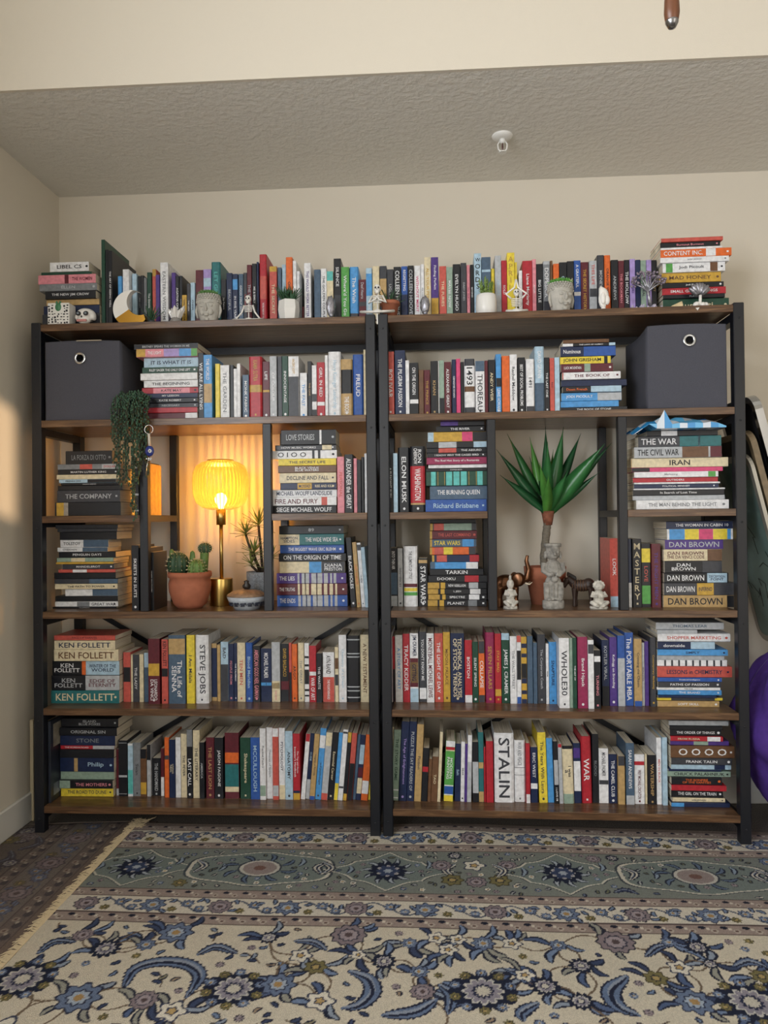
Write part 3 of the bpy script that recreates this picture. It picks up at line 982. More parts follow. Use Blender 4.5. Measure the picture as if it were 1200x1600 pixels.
# titles: text curves turned into meshes in one go
tcs = []
for r in BOOKS:
    r['lines'] = []
    if not r['title']: continue
    main, _, second = r['title'].partition(' ~ '); r['title'] = main
    r['stacked'] = r['kind'] == 'U' and main.count(' ') >= 3 and all(len(q) == 1 for q in main.split())
    for gi, ln in [(0, q) for q in (main.split() if r['stacked'] else main.split(' / '))]+[(1, q) for q in second.split(' / ') if q]:
        cu = bpy.data.curves.new('lettering', 'FONT'); cu.body = ln; cu.resolution_u = 2; cu.size = 1; cu.offset = .012
        o = bpy.data.objects.new('lettering', cu); COL.objects.link(o); tcs.append(o); r['lines'].append((gi, o))
bpy.context.view_layer.update(); dg = bpy.context.evaluated_depsgraph_get()
for r in BOOKS:
    res = []; r['lines2'] = []
    for gi, o in r['lines']:
        me = o.evaluated_get(dg).to_mesh(); vs = [(v.co.x, v.co.y) for v in me.vertices]; fs = [tuple(p.vertices) for p in me.polygons]
        if vs:
            xs = [v[0] for v in vs]; ys = [v[1] for v in vs]; (r['lines2'] if gi else res).append((vs, fs, min(xs), max(xs), min(ys), max(ys)))
        o.evaluated_get(dg).to_mesh_clear()
    r['lines'] = res
for o in tcs:
    c = o.data; bpy.data.objects.remove(o); bpy.data.curves.remove(c)

BIG = ['COLLEEN', 'WASHINGTON', 'STALIN', 'MONEYBALL', 'STEVE', 'SENNA', 'WAR', 'LAST CALL', 'BLACK HOLES', 'TARKIN', 'CRAMER', 'WHOLE30', 'LANDSLIDE', 'SIEGE', 'FURY', 'IRAN', 'DAN BROWN', 'FOLLETT', 'BONFIRE', 'ALEXANDER the', 'PORTABLE', 'TECHNICAL', 'ARGO', 'HOLLOW', 'WIVES', 'BOLIVAR', '1493', 'DOPESICK', 'THE EX', 'GODS', 'O O', 'GRISHAM', 'CONTENT', 'ISLAND', 'CIVIL', 'ORIGIN OF TIME', 'LYING', 'O   O', 'THOREAU', 'AGATHA', 'Stupid', 'KIDDER', 'COLLAPSE', 'PALAHNIUK', 'MALALA']
def spine_fn(t, hard):
    if hard: return lambda x: max(0, abs(x)/t-.37)/.13*.13*min(t, .04)
    return lambda x: 0 if abs(x) < t/2-.0012 else (abs(x)-(t/2-.0012))*.8
def hash_(r): return int(r['x']*7919+r['z']*104729+r['t']*1e5)
def book_parts(r):
    """-> list of (part name, MB, material) in the book's own frame: spine at y=0, head at z=h"""
    t, h, hard = r['t'], r['h'], r['hard']; d = min(h*.66, .31-r['y'], .17 if h < .26 else .2); d = max(d, .09)
    if r['kind'] == 'U' and h > .27: d = min(.29-r['y'], .24)
    r['d'] = d; fy = spine_fn(t, hard); ct = .0022 if hard else .0007; ct = min(ct, t*.2)
    k = 7 if hard else 4
    xs = [t*q for q in (-.5, -.45, -.41, -.37, .37, .41, .45, .5)] if hard else [-t/2, -t/2+.0012, t/2-.0012, t/2]
    out = [(-t/2, d)]+[(x, fy(x)) for x in xs]+[(t/2, d)]
    ti = t/2-ct; inn = [(ti, d)]+[(x*ti/(t/2), fy(x)+ct+.0003) for x in reversed(xs)]+[(-ti, d)]
    P = out+inn; n = len(P); m = len(out); mb = MB()
    vs = [(x, y, 0) for x, y in P]+[(x, y, h) for x, y in P]
    fs = [(i, (i+1) % n, n+(i+1) % n, n+i) for i in range(n)]
    for i in range(m-1):
        a, b = i, i+1; c, e = n-1-i, n-2-i
        fs += [(a, c, e, b), (n+a, n+b, n+e, n+c)]
    mb.add(vs, fs, PC[r['cov']]); res = [('cover', mb, PRINT)]
    e = .003 if hard else .0006; pi = t/2-ct*.9
    res.append(('pages', MB().box(-pi, pi, fy(t/2)+ct, d-(.003 if hard else .0005), e, h-e, (1, 1, 1)), PAGES))
    for f0, f1, c in r['bands']:
        b = MB(); z0, z1 = h*(1-f1)+.0003, h*(1-f0)-.0003; xx = [x*(t/2-.0006)/(t/2) for x in xs]
        vs = [(x, fy(x)-.0004, z) for z in (z0, z1) for x in xx]+[(x, fy(x)+.0004, z) for z in (z0, z1) for x in xx]; kk = len(xx)
        fs = [(i, i+1, kk+i+1, kk+i) for i in range(kk-1)]+[(2*kk+i, 3*kk+i, 3*kk+i+1, 2*kk+i+1) for i in range(kk-1)]
        fs += [(i, 2*kk+i, 2*kk+i+1, i+1) for i in range(kk-1)]+[(kk+i, kk+i+1, 3*kk+i+1, 3*kk+i) for i in range(kk-1)]
        fs += [(0, kk, 3*kk, 2*kk), (kk-1, 3*kk-1, 4*kk-1, 2*kk-1)]
        b.add(vs, fs, PC[c]); res.append(('spine_band', b, PRINT))
    L = r['lines']
    if L:
        b = MB(); nl = len(L); big = any(w in r['title'] for w in BIG)
        # the longest stretch of the spine whose colour sets the ink off
        cuts = sorted({0., 1., *[q for bd in r['bands'] for q in bd[:2]]}); segs = []
        for f0, f1 in zip(cuts, cuts[1:]):
            c = r['cov']
            for g0, g1, gc in r['bands']:
                if g0 <= (f0+f1)/2 <= g1: c = gc
            if segs and segs[-1][2] == c: segs[-1][1] = f1
            else: segs.append([f0, f1, c])
        lum = lambda c: (PC[c][0]*.3+PC[c][1]*.6+PC[c][2]*.1)**.45
        segs_all = segs; segs = [q for q in segs if abs(lum(q[2])-lum(r['ink'])) > .12] or segs
        own = [q for q in segs if q[2] == r['cov'] and q[1]-q[0] >= .30 and not ('WASH' in r['title'])]
        best = max(own or segs, key=lambda q: q[1]-q[0]); f0, f1, _ = best
        for j, (vs, fs, x0, x1, y0, y1) in enumerate(r['lines2']):
            oth = [q for q in segs_all if q[2] != best[2]] or segs_all; g = max(oth, key=lambda q: q[1]-q[0]); n2 = len(r['lines2']); lh = t*.56/n2
            sy = lh*.86/max(y1-y0, .5); sx = min((g[1]-g[0])*h*.8/(x1-x0), sy*1.3); sy = min(sy, sx*1.8); zc2 = h*(1-(g[0]+g[1])/2); xc = (n2-1)/2*lh-j*lh
            ink2 = 'W' if lum(g[2]) < .55 else ('M' if g[2] == 'S' else 'N')
            if j == 0: b2 = MB(); res.append(('subtitle', b2, PRINT))
            b2.add([(xc+(y-(y0+y1)/2)*sy, fy(xc+(y-(y0+y1)/2)*sy)-.0008, zc2-(x-(x0+x1)/2)*sx) for x, y in vs], fs, PC[ink2])
        span = (f1-f0)*h*(.86 if big else .74); zc = h*(1-(f0+f1)/2)
        stacked = r['stacked']
        usable = t*(.66 if big or nl > 1 else .46); lh = usable/nl
        for j, (vs, fs, x0, x1, y0, y1) in enumerate(L):
            tw, th = x1-x0, max(y1-y0, .5)
            sy = lh*.86/th; sx = min(span/tw, sy*(1.25 if big else 1.35)); sy = min(sy, sx*1.8)
            xc = (nl-1)/2*lh - j*lh; o = []
            if stacked:
                ch = min(h*.86/nl, t*.95); k_ = min(ch*.74/th, t*.72/tw)
                for (x, y) in vs:
                    X = (x-(x0+x1)/2)*k_; Z = h*.955-(j+.5)*ch+(y-(y0+y1)/2)*k_
                    o.append((X, fy(X)-.0008, Z))
            else:
                for (x, y) in vs:
                    X = xc+(y-(y0+y1)/2)*sy; Z = zc-(x-(x0+x1)/2)*sx
                    o.append((X, fy(X)-.0008, Z))
            b.add(o, fs, PC[r['ink']])
        if h > .12 and t > .011 and not any(f1 > .93 for f0, f1, c in r['bands']) and (hash_(r) % 3):
            a_, zc = min(t*.2, .0042), h*.055; k_ = 8 if hash_(r) % 2 else 4
            pm = MB().add([(a_*math.cos(2*PI*q/k_+PI/4), fy(0)-.0008, zc+a_*1.1*math.sin(2*PI*q/k_+PI/4)) for q in range(k_)], [tuple(range(k_))], PC[r['ink']])
            res.append(('publisher_mark', pm, PRINT))
        res.append(('lettering', b, PRINT))
    return res
def book_matrix(r):
    a, _ = UN[r['un']]
    if r['kind'] == 'S':
        l = loc(r['un'], r['x'], r['y'], r['z']+r['t']/2)
        return Matrix.Translation(l) @ Matrix.Rotation(a+r['yaw'], 4, 'Z') @ Matrix.Rotation(-PI/2, 4, 'Y')
    th = r['lean']; dz = r['t']/2*abs(math.sin(th))
    l = loc(r['un'], r['x'], r['y'], r['z']+dz)
    return Matrix.Translation(l) @ Matrix.Rotation(a, 4, 'Z') @ Matrix.Rotation(th, 4, 'Y')

# labels: looks first, then the neighbours, then the place along the row
ORD = ['first','second','third','fourth','fifth','sixth','seventh','eighth','ninth','tenth','eleventh','twelfth','thirteenth','fourteenth','fifteenth','sixteenth','seventeenth','eighteenth','nineteenth','twentieth']
def size_word(r):
    return 'thick' if r['t'] > .031 else ('slim' if r['t'] < .0125 else ('tall' if r['h'] > .235 else ''))
def labels(r):
    s = size_word(r); c = PN[r['cov']]; ink = f" with {PN[r['ink']]} lettering" if r['title'] else ''
    bd = [b for b in r['bands'] if b[1]-b[0] > .08 and b[2] != r['cov']]
    band = f" and {PN[bd[0][2]]} band" if bd else ''
    if band and not ink: band = ' with '+PN[bd[0][2]]+' band'
    kind = 'hardback' if r['hard'] else 'book'; core = (s+' ' if s else '')+c+' '+kind
    if r['kind'] == 'S':
        i = r['i']; pos = 'topmost' if i == 0 else ('bottom book' if i == r['n']-1 else ORD[i]+' from top')
        q = f"in stack beside {r['anchor']}, {r['place']} shelf"
        yield f"{core}{ink}{band}, {pos} {q}"
        yield f"{core}{ink}, {pos} {q}"; yield f"{c} {kind}{ink}, {pos} {q}"; yield f"{c} {kind}, {pos} {q}"
        yield f"{c} {kind}, {pos}, stack by {r['anchor']}, {r['place']} shelf"
    else:
        a, b = r['nb']; nb = f"between {PN[a]} and {PN[b]} books" if a and b else f"next to {PN[a or b]} book"
        yield f"{core}{ink}{band} {nb}, {r['place']} shelf"
        yield f"{core}{ink} {nb}, {r['place']} shelf"; yield f"{core} {nb}, {r['place']} shelf"; yield f"{c} {kind} {nb}, {r['place']} shelf"
        i = r['i']; yield f"{c} {kind}, {ORD[i]} in its row by {r['anchor']}, {r['place']} shelf"
BOOKS.sort(key=lambda r: -r['area'])
used = {}; stuff = MB()
for k, r in enumerate(BOOKS):
    parts = book_parts(r); MX = r['M'] = book_matrix(r)
    if k < 300:
        lab = None
        for c in labels(r):
            if len(c.split()) <= 16 and c not in used: lab = c; break
        if lab is None: lab = list(labels(r))[-1]
        used[lab] = 1
        root = thing('hardback_book' if r['hard'] else 'book', lab, 'book', (0, 0, 0), group=('books stacked flat on ' if r['kind'] == 'S' else 'books upright on ')+r['place']+' shelf')
        root.matrix_world = MX
        for nm, mb, mt in parts: mb.build(nm, mt, root)
    else:
        for nm, mb, mt in parts:
            n = len(stuff.v); stuff.v += [tuple(MX @ Vector(v)) for v in mb.v]; stuff.f += [tuple(i+n for i in f) for f in mb.f]
            stuff.c += mb.c; stuff.m += [1 if mt is PAGES else 0]*len(mb.f)
so_ = stuff.build('slim_books', [PRINT, PAGES]); tag(so_, 'remaining slim paperbacks tucked between the larger books on every shelf', 'books'); so_['kind'] = 'stuff'
print('BOOKS', len(BOOKS), 'dup labels', 300-len(used))

# ------------------------------------------------------------------ fabric bins
BIN = mat('grey_fabric', '#4b4c56', .9, noise=.12, nscale=500, bump=.35, bscale=420)
DARK = mat('dark_inside', '#17181d', .9)
def fabric_bin(un, px0, px1, pyt, ringpx, label, tagpx=None):
    yo = .012; x0 = at(un, px0, 580, yo)[0]; x1 = at(un, px1, 580, yo)[0]; zt = at(un, (px0+px1)/2, pyt, yo)[1]; zb = ZT[1]
    a, _ = UN[un]; w_ = x1-x0; h = zt-zb; d = .285
    t = thing('storage_bin', label, 'storage bin', loc(un, (x0+x1)/2, yo, zb), a, 'grey fabric storage bins')
    # walls as thin shells with a slight bulge
    rx, rz = at(un, ringpx[0], ringpx[1], yo); rx -= (x0+x1)/2; rz -= zb
    def panel(f, off, n=10, hole=None):
        vs = []; 
        for j in range(n+1):
            for i in range(n+1):
                u, v = i/n, j/n; b = .006*math.sin(PI*u)*math.sin(PI*v)+.0025*math.sin(7*u+3*v)*math.sin(PI*u)*(1-v)
                vs.append(f(u, v, b))
        for j in range(n+1):
            for i in range(n+1):
                u, v = i/n, j/n; vs.append(f(u, v, -.004))
        m = (n+1)*(n+1); fs = []
        for j in range(n):
            for i in range(n):
                if hole and math.hypot((i+.5)/n*w_-w_/2-hole[0], (j+.5)/n*h-hole[1]) < .0162: continue
                q = j*(n+1)+i; fs += [(q, q+1, q+n+2, q+n+1), (m+q, m+q+n+1, m+q+n+2, m+q+1)]
        for i in range(n):
            for q, e in ((i, i+1), (n*(n+1)+i+1, n*(n+1)+i), ((i+1)*(n+1), i*(n+1)), (i*(n+1)+n, (i+1)*(n+1)+n)): fs.append((q, m+q, m+e, e))
        return MB().add(vs, fs)
    sag = lambda u: -.007*math.sin(PI*u)
    panel(lambda u, v, b: (-w_/2+w_*u, -b, v*(h-.004*abs(2*u-1)**2)), 0, 60, (rx, rz)).build('front_panel', BIN, t, True)
    panel(lambda u, v, b: (w_/2+b, d*u, v*(h-.004-.012*math.sin(PI*u))), 0).build('side_panel', BIN, t, True)
    panel(lambda u, v, b: (-w_/2-b, d*u, v*(h-.004-.012*math.sin(PI*u))), 0).build('side_panel', BIN, t, True)
    panel(lambda u, v, b: (-w_/2+w_*u, d+b, v*(h-.004)), 0).build('rear_panel', BIN, t, True)
    MB().box(-w_/2, w_/2, 0, d, .0005, .006).build('base_panel', BIN, t)
    mb = MB(); R_, r_ = .0165, .0046
    for i in range(28):
        an = 2*PI*i/28
        for k in range(8):
            b = 2*PI*k/8; mb.v.append((rx+(R_+r_*math.cos(b))*math.cos(an), -.008+.6*r_*math.sin(b), rz+(R_+r_*math.cos(b))*math.sin(an)))
    mb.f = [((i*8+k), (i*8+(k+1) % 8), (((i+1) % 28)*8+(k+1) % 8), (((i+1) % 28)*8+k)) for i in range(28) for k in range(8)]
    mb.c = [None]*len(mb.f); mb.m = [0]*len(mb.f)
    mb.build('ring_grommet', CHROME, t, True)
    if tagpx:
        xa = at(un, tagpx[0], 530, yo)[0]-(x0+x1)/2; xb = at(un, tagpx[1], 530, yo)[0]-(x0+x1)/2
        MB().box(xa, xb, -.009, -.007, h-.0045, h-.001).build('edge_trim', mat('trim_tape', '#a39a88', .6), t)
fabric_bin('L', 71, 187.5, 532, (126.5, 560.5), 'grey fabric bin with ring, next to the wall', (121, 160))
fabric_bin('R', 1012, 1135.5, 506, (1076, 532.5), 'grey fabric bin with ring, above the crumpled blue bag')

# ------------------------------------------------------------------ small things: shared materials and builders
STONE = mat('grey_stone', '#8f8c86', .9, noise=.4, nscale=60, bump=.8, bscale=90)
PLASTER = mat('pale_concrete', '#b5b2aa', .85, noise=.12, nscale=50, bump=.35, bscale=120)
BONE = mat('bone_white', '#e9e7e2', .5)
SILVER = mat('antique_silver', '#9c9ca4', .38, metal=.75, noise=.35, nscale=90, bump=.4, bscale=150)
GOLD = mat('polished_gold', '#c99a45', .2, metal=1)
SUC = mat('succulent_green', '#5d8a4b', .55, noise=.3, nscale=60)
SUCD = mat('dark_leaf', '#31563a', .5, noise=.3, nscale=60)
SOIL = mat('potting_soil', '#3a2c22', .95, noise=.4, nscale=200, bump=1, bscale=300)
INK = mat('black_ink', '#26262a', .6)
def spot(un, px, yo, zb):           # world point on a board under a pixel column
    x = at(un, px, 800-(zb-1.08)*440, yo)[0]; return loc(un, x, yo, zb), x
MPP = lambda yo: (2.4827+yo)/F      # metres per pixel at a depth

def rosette(t, name, c, r, n, m, rings=2, wd=.22, tilt=.35, mt=None):
    mb = MB()
    for k in range(rings):
        for i in range(n):
            a = 2*PI*(i+.5*k)/n; el = tilt+(.55*k)
            d = (math.cos(a)*math.cos(el), math.sin(a)*math.cos(el), math.sin(el))
            mb.leaf(c, d, r*(1-.18*k), r*wd, th=r*.05, bend=-.05, n=4)
    return mb.build(name, mt or SUC, t, True)

def buddha(un, px, pyb, pyt, wpx, yo, zb, label, rz=0, suc=SUC):
    p, x = spot(un, px, yo, zb); s = MPP(yo); W2 = wpx*s/2; H = at(un, px, pyt, yo)[1]-zb
    t = thing('buddha_head_planter', label, 'planter', p, UN[un][0]+rz, 'Buddha head planters')
    mb = MB(); n = 28
    def wob(a, z):
        return 1
    prof = [(.62, 0), (.72, .03), (.74, .12), (.86, .28), (.95, .48), (1, .66), (.98, .82), (.9, .96), (.86, 1), (.76, 1), (.72, .9), (.1, .88)]
    mb.lathe([(r*W2, z*H) for r, z in prof], n, sy=.95)
    mb.ball((0, -W2*.93, H*.47), (W2*.13, W2*.17, H*.10)); mb.tube([(0, -W2*.90, H*.66), (0, -W2*1.02, H*.5), (0, -W2*1.05, H*.45)], [W2*.06, W2*.09, W2*.12])
    for sx in (-1, 1):
        mb.tube([(sx*W2*.12, -W2*.93, H*.66), (sx*W2*.35, -W2*.90, H*.70), (sx*W2*.6, -W2*.72, H*.66)], W2*.045)
        mb.ball((sx*W2*.36, -W2*.84, H*.58), (W2*.2, W2*.1, H*.055)); mb.ball((sx*W2*.34, -W2*.74, H*.36), (W2*.24, W2*.16, H*.12))
        mb.tube([(sx*W2*1.0, -W2*.1, H*.66), (sx*W2*1.06, -W2*.12, H*.45), (sx*W2*.92, -W2*.15, H*.2)], [W2*.09, W2*.12, W2*.09])
    mb.ball((0, -W2*.86, H*.29), (W2*.26, W2*.13, H*.035)); mb.ball((0, -W2*.83, H*.24), (W2*.2, W2*.14, H*.045)); mb.ball((0, -W2*.72, H*.11), (W2*.22, W2*.14, H*.07))
    mb.build('head', PLASTER, t, True)
    mb = MB()
    for k in range(4):
        z = H*(.76+.075*k); rr = W2*(1.0-.028*k)
        for i in range(26):
            a = 2*PI*(i+.5*(k % 2))/26
            if k == 0 and math.sin(a) < -.55 and abs(math.cos(a)) < .75: continue
            mb.ball((rr*math.cos(a), rr*.95*math.sin(a), z), (W2*.11, W2*.11, H*.042), 6, 4)
    mb.build('curled_hair', PLASTER, t, True)
    MB().lathe([(.1*W2, H*.93), (W2*.78, H*.93)], 20).build('soil', SOIL, t)
    for i in range(6):
        a = 2*PI*i/6; q = (.48*W2*math.cos(a), .48*W2*math.sin(a), H*1.0)
        rosette(t, 'succulent', q, W2*.62, 9, None, 3, .24, .25, suc)
buddha('L', 326.5, 500, 463, 37, .055, top, 'concrete Buddha head planter with pale succulents before the teal book')
buddha('R', 876, 482, 445, 38, .048, top, 'concrete Buddha head planter with bright green succulents before the orange book', .35, mat('bright_succulent', '#5fa246', .5, noise=.3, nscale=60))

def pot_plant(un, px, pyt, wpx, yo, zb, label, facets, leaf_h, spiky, cat='potted plant', mt=SUCD):
    p, x = spot(un, px, yo, zb); s = MPP(yo); W2 = wpx*s/2; H = at(un, px, pyt, yo)[1]-zb
    t = thing('potted_succulent', label, cat, p, UN[un][0]+.3)
    if facets: prof = [(.74, 0), (.8, .01), (1, .55), (.92, .97), (.86, 1), (.8, .97), (.78, .8)]; o = MB().lathe([(r*W2*1.05, z*H) for r, z in prof], 6).build('pot', WHITEC, t); bevel(o, .002)
    else: MB().lathe([(.86*W2, 0), (.96*W2, .03*H), (W2, .4*H), (.98*W2, .8*H), (.92*W2, .98*H), (.86*W2, H), (.82*W2, .9*H)], 28).build('pot', WHITEC, t, True)
    MB().lathe([(.02*W2, H*.88), (.84*W2, H*.88)], 16).build('soil', SOIL, t)
    rnd = random.Random(px)
    for i in range(7 if spiky else 12):
        a = rnd.uniform(0, 2*PI); q = (rnd.uniform(0, .55)*W2*math.cos(a), rnd.uniform(0, .55)*W2*math.sin(a), H*.9)
        if spiky:
            mb = MB()
            for k in range(9):
                an = 2*PI*k/9+i; el = rnd.uniform(.5, 1.35)
                mb.leaf((q[0], q[1]*.5-.006, q[2]), (math.cos(an)*math.cos(el), math.sin(an)*math.cos(el)*(.35 if math.sin(an) > 0 else 1), math.sin(el)), leaf_h*rnd.uniform(.7, 1.05), W2*.12, th=.0012, n=5)
            mb.build('leaf_cluster', mt, t, True)
        else:
            mb = MB(); hh = leaf_h*rnd.uniform(.55, 1); mb.tube([q, (q[0]*1.5, q[1]*1.5, q[2]+hh)], .0012, 5)
            for k in range(16):
                an = k*2.4; f = k/16; el = .5+f*.7; c = (q[0]*(1+.5*f), q[1]*(1+.5*f), q[2]+hh*f)
                mb.leaf(c, (math.cos(an)*math.cos(el), math.sin(an)*math.cos(el), math.sin(el)), .011, .0024, th=.001, n=3)
            mb.build('leafy_stem', mt, t, True)
pot_plant('L', 451.5, 470, 33, .05, top, 'white faceted pot with spiky green succulent on lamp bookcase top', True, .058, True)
pot_plant('R', 760, 461, 32, .05, top, 'white round pot of leafy light green plant before slate blue book', False, .062, False, mt=mat('light_leaf', '#7f9a4c', .5, noise=.3, nscale=60))
# little dark plant behind the crescent moon
p, x = spot('L', 237, .047, top); t = thing('small_agave', 'small dark spiky plant behind the crescent moon', 'potted plant', p, 0)
MB().lathe([(.010, 0), (.013, .014), (.012, .016), (.011, .013)], 16).build('pot', mat('dark_teal_pot', '#26343a', .5), t, True)
mb = MB()
for k in range(16):
    an = k*2.4; el = .55+.05*k
    mb.leaf((0, 0, .013), (math.cos(an)*math.cos(el)*.8, math.sin(an)*math.cos(el)*.5, math.sin(el)), .056, .0038, th=.001, n=5)
mb.build('leaves', SUCD, t, True)
# terracotta pot behind the praying skeleton
p, x = spot('R', 594, .058, top); x_ = .0; t = thing('terracotta_mini_pot', 'small terracotta pot with spiky air plant behind the praying skeleton', 'potted plant', loc('R', .012+.026, .060, top), 0)
MB().lathe([(.022, 0), (.030, .05), (.034, .05), (.034, .062), (.029, .062), (.027, .05)], 24).build('pot', TERRA, t, True)
mb = MB()
for k in range(14):
    an = k*2.4; el = .25+.06*k
    mb.leaf((0, 0, .05), (math.cos(an)*math.cos(el), math.sin(an)*math.cos(el)*.4, math.sin(el)), .056, .004, th=.001, n=5, bend=-.1)
mb.build('leaves', SUCD, t, True)

# doodled box, sugar skull, crescent moon
p, x = spot('L', 91, .006, top); s = MPP(.006)
t = thing('ornament_box', 'small white box covered in doodles with green owl on it', 'ornament', p, UN['L'][0])
h = at('L', 91, 473, .006)[1]-top; w2 = .0385
MB().cbox(-w2, w2, 0, .05, 0, h, .002).build('box', WHITEC, t)
mb = MB(); rnd = random.Random(3)
for i in range(7):
    for j in range(7):
        cx, cz = -w2+.006+i*.0108+rnd.uniform(-.002, .002), .007+j*(h-.012)/6.6+rnd.uniform(-.002, .002); a = rnd.uniform(.0016, .0038); b = rnd.uniform(.0012, .0036)
        if abs(cx+.0) < .012 and cz > h*.55: continue
        mb.box(cx-a, cx+a, -.0006, .0004, cz-b, cz+b)
mb.build('doodle_print', INK, t)
GREENC = mat('green_glaze', '#3f7a55', .35)
mb = MB().ball((0, .002, h*.80), (.012, .006, h*.2), 14, 10); mb.ball((-.006, .002, h*1.0), (.004, .004, .007)); mb.ball((.006, .002, h*1.0), (.004, .004, .007)); mb.build('owl_relief', GREENC, t, True)
p, x = spot('L', 134, .03, top)
t = thing('sugar_skull', 'small painted white skull with pink teeth beside doodled box', 'ornament', p, UN['L'][0])
mb = MB().ball((0, .004, .036), (.034, .032, .024), 18, 12); mb.ball((0, -.012, .016), (.022, .02, .016)); mb.ball((-.028, 0, .028), (.008, .016, .012)); mb.ball((.028, 0, .028), (.008, .016, .012))
remesh(mb.build('skull', BONE, t, True), .0022)
for sx in (-1, 1):
    MB().ball((sx*.0135, -.0285, .035), (.0095, .004, .008)).build('eye_socket', INK, t, True)
    MB().ball((sx*.0135, -.0315, .035), (.0042, .003, .0038)).build('eye_flower', mat('slate_dot', '#7e8a96', .5), t, True)
MB().ball((0, -.0325, .023), (.003, .002, .004)).build('nose', INK, t, True)
mb = MB()
for i in range(7): mb.box(-.0165+i*.0048, -.0125+i*.0048, -.034, -.028, .006, .0135)
mb.build('teeth', mat('pink_glaze', '#c98a86', .4), t)
p, x = spot('L', 205, .03, top); s = MPP(.03)
t = thing('crescent_moon', 'white crescent moon ornament with shiny gold lower part', 'ornament', p, UN['L'][0])
n = 40; R1 = .064; c1 = (.004, .052); R2 = .047; c2 = (.036, .075); strips = []
for i in range(n+1):
    a = math.radians(62+i*(300-62+22)/n); o = (c1[0]+R1*math.cos(a), c1[1]+R1*math.sin(a))
    d = math.hypot(o[0]-c2[0], o[1]-c2[1]); f = R2/d; q = (c2[0]+(o[0]-c2[0])*f, c2[1]+(o[1]-c2[1])*f)
    if d < R2: q = o
    strips.append((o, q))
def crescent(sel):
    mb = MB(); y0, y1 = -.012, .012
    for (o, q), (o2, q2) in zip(strips, strips[1:]):
        zz = (o[1]+o2[1])/2
        if not sel(zz): continue
        P = [(o[0], max(0, o[1])), (q[0], max(.001, q[1])), (q2[0], max(.001, q2[1])), (o2[0], max(0, o2[1]))]
        vs = [(a, y0, b) for a, b in P]+[(a, y1, b) for a, b in P]
        mb.add(vs, [(0, 1, 2, 3), (7, 6, 5, 4), (0, 3, 7, 4), (1, 5, 6, 2), (0, 4, 5, 1), (3, 2, 6, 7)])
    return mb
crescent(lambda z: z > .018).build('white_body', WHITEC, t); crescent(lambda z: z <= .018).build('gold_base', GOLD, t)
# quartz, shells, oyster
def crystal(mb, c, d, L, r):
    d = Vector(d).normalized(); mb.tube([Vector(c), Vector(c)+d*L*.7, Vector(c)+d*L], [r*.9, r, r*.05], 6)
p, x = spot('L', 275, .045, top); t = thing('quartz_cluster', 'milky white quartz cluster before the black crime novel', 'crystal', p, 0)
QZ = mat('milky_quartz', '#dcdad6', .15); mb = MB()
for i in range(9):
    a = i*2.4; crystal(mb, (.008*math.cos(a), .006*math.sin(a), .02), (math.cos(a)*.5, math.sin(a)*.4, 1), .05-.003*i, .009)
mb.build('crystals', QZ, t); MB().lathe([(.02, 0), (.022, .01), (.012, .026), (.004, .03)], 12).build('base', mat('clear_base', '#8b8884', .3), t, True)
def shell(un, px, pyt, yo, label, tilt):
    p, x = spot(un, px, yo, top); H = at(un, px, pyt, yo)[1]-top
    t = thing('shell_ornament', label, 'shell', p, tilt)
    mb = MB()
    def fn(v): return 1+.07*math.cos(9*math.atan2(v.z, v.x))
    mb.ball((0, 0, H*.6), (.017, .013, H*.42), 26, 12, fn=fn); mb.tube([(0, 0, H*.3), (.006, 0, H*.1)], [.012, .003], 8)
    mb.build('fan', SILVER, t, True); MB().lathe([(.012, 0), (.010, .006), (.003, H*.25)], 12).build('stand', SILVER, t, True)
shell('L', 517, 463, .05, 'silver ribbed shell ornament before the golden-lettered white spine', .5)
shell('R', 664, 463, .05, 'silver ribbed shell ornament before the cream and white books', -.2)
p, x = spot('R', 943, .05, top); t = thing('oyster_shell', 'white pointed oyster shell ornament before the dark grey book', 'shell', p, .1)
H = at('R', 943, 441, .05)[1]-top
mb = MB().ball((0, 0, H*.58), (.017, .01, H*.42), 16, 12, fn=lambda v: 1+.12*math.sin(5*v.z+2*v.x)-.35*max(0, v.z)**2); mb.ball((.012, -.004, H*.4), (.009, .008, H*.16)); mb.ball((-.003, -.008, H*.45), (.009, .006, H*.2))
mb.lathe([(.012, 0), (.011, .006), (.004, H*.25)], 10); mb.build('shell_body', mat('shell_white', '#efece6', .35, bump=.5, bscale=120), t, True)

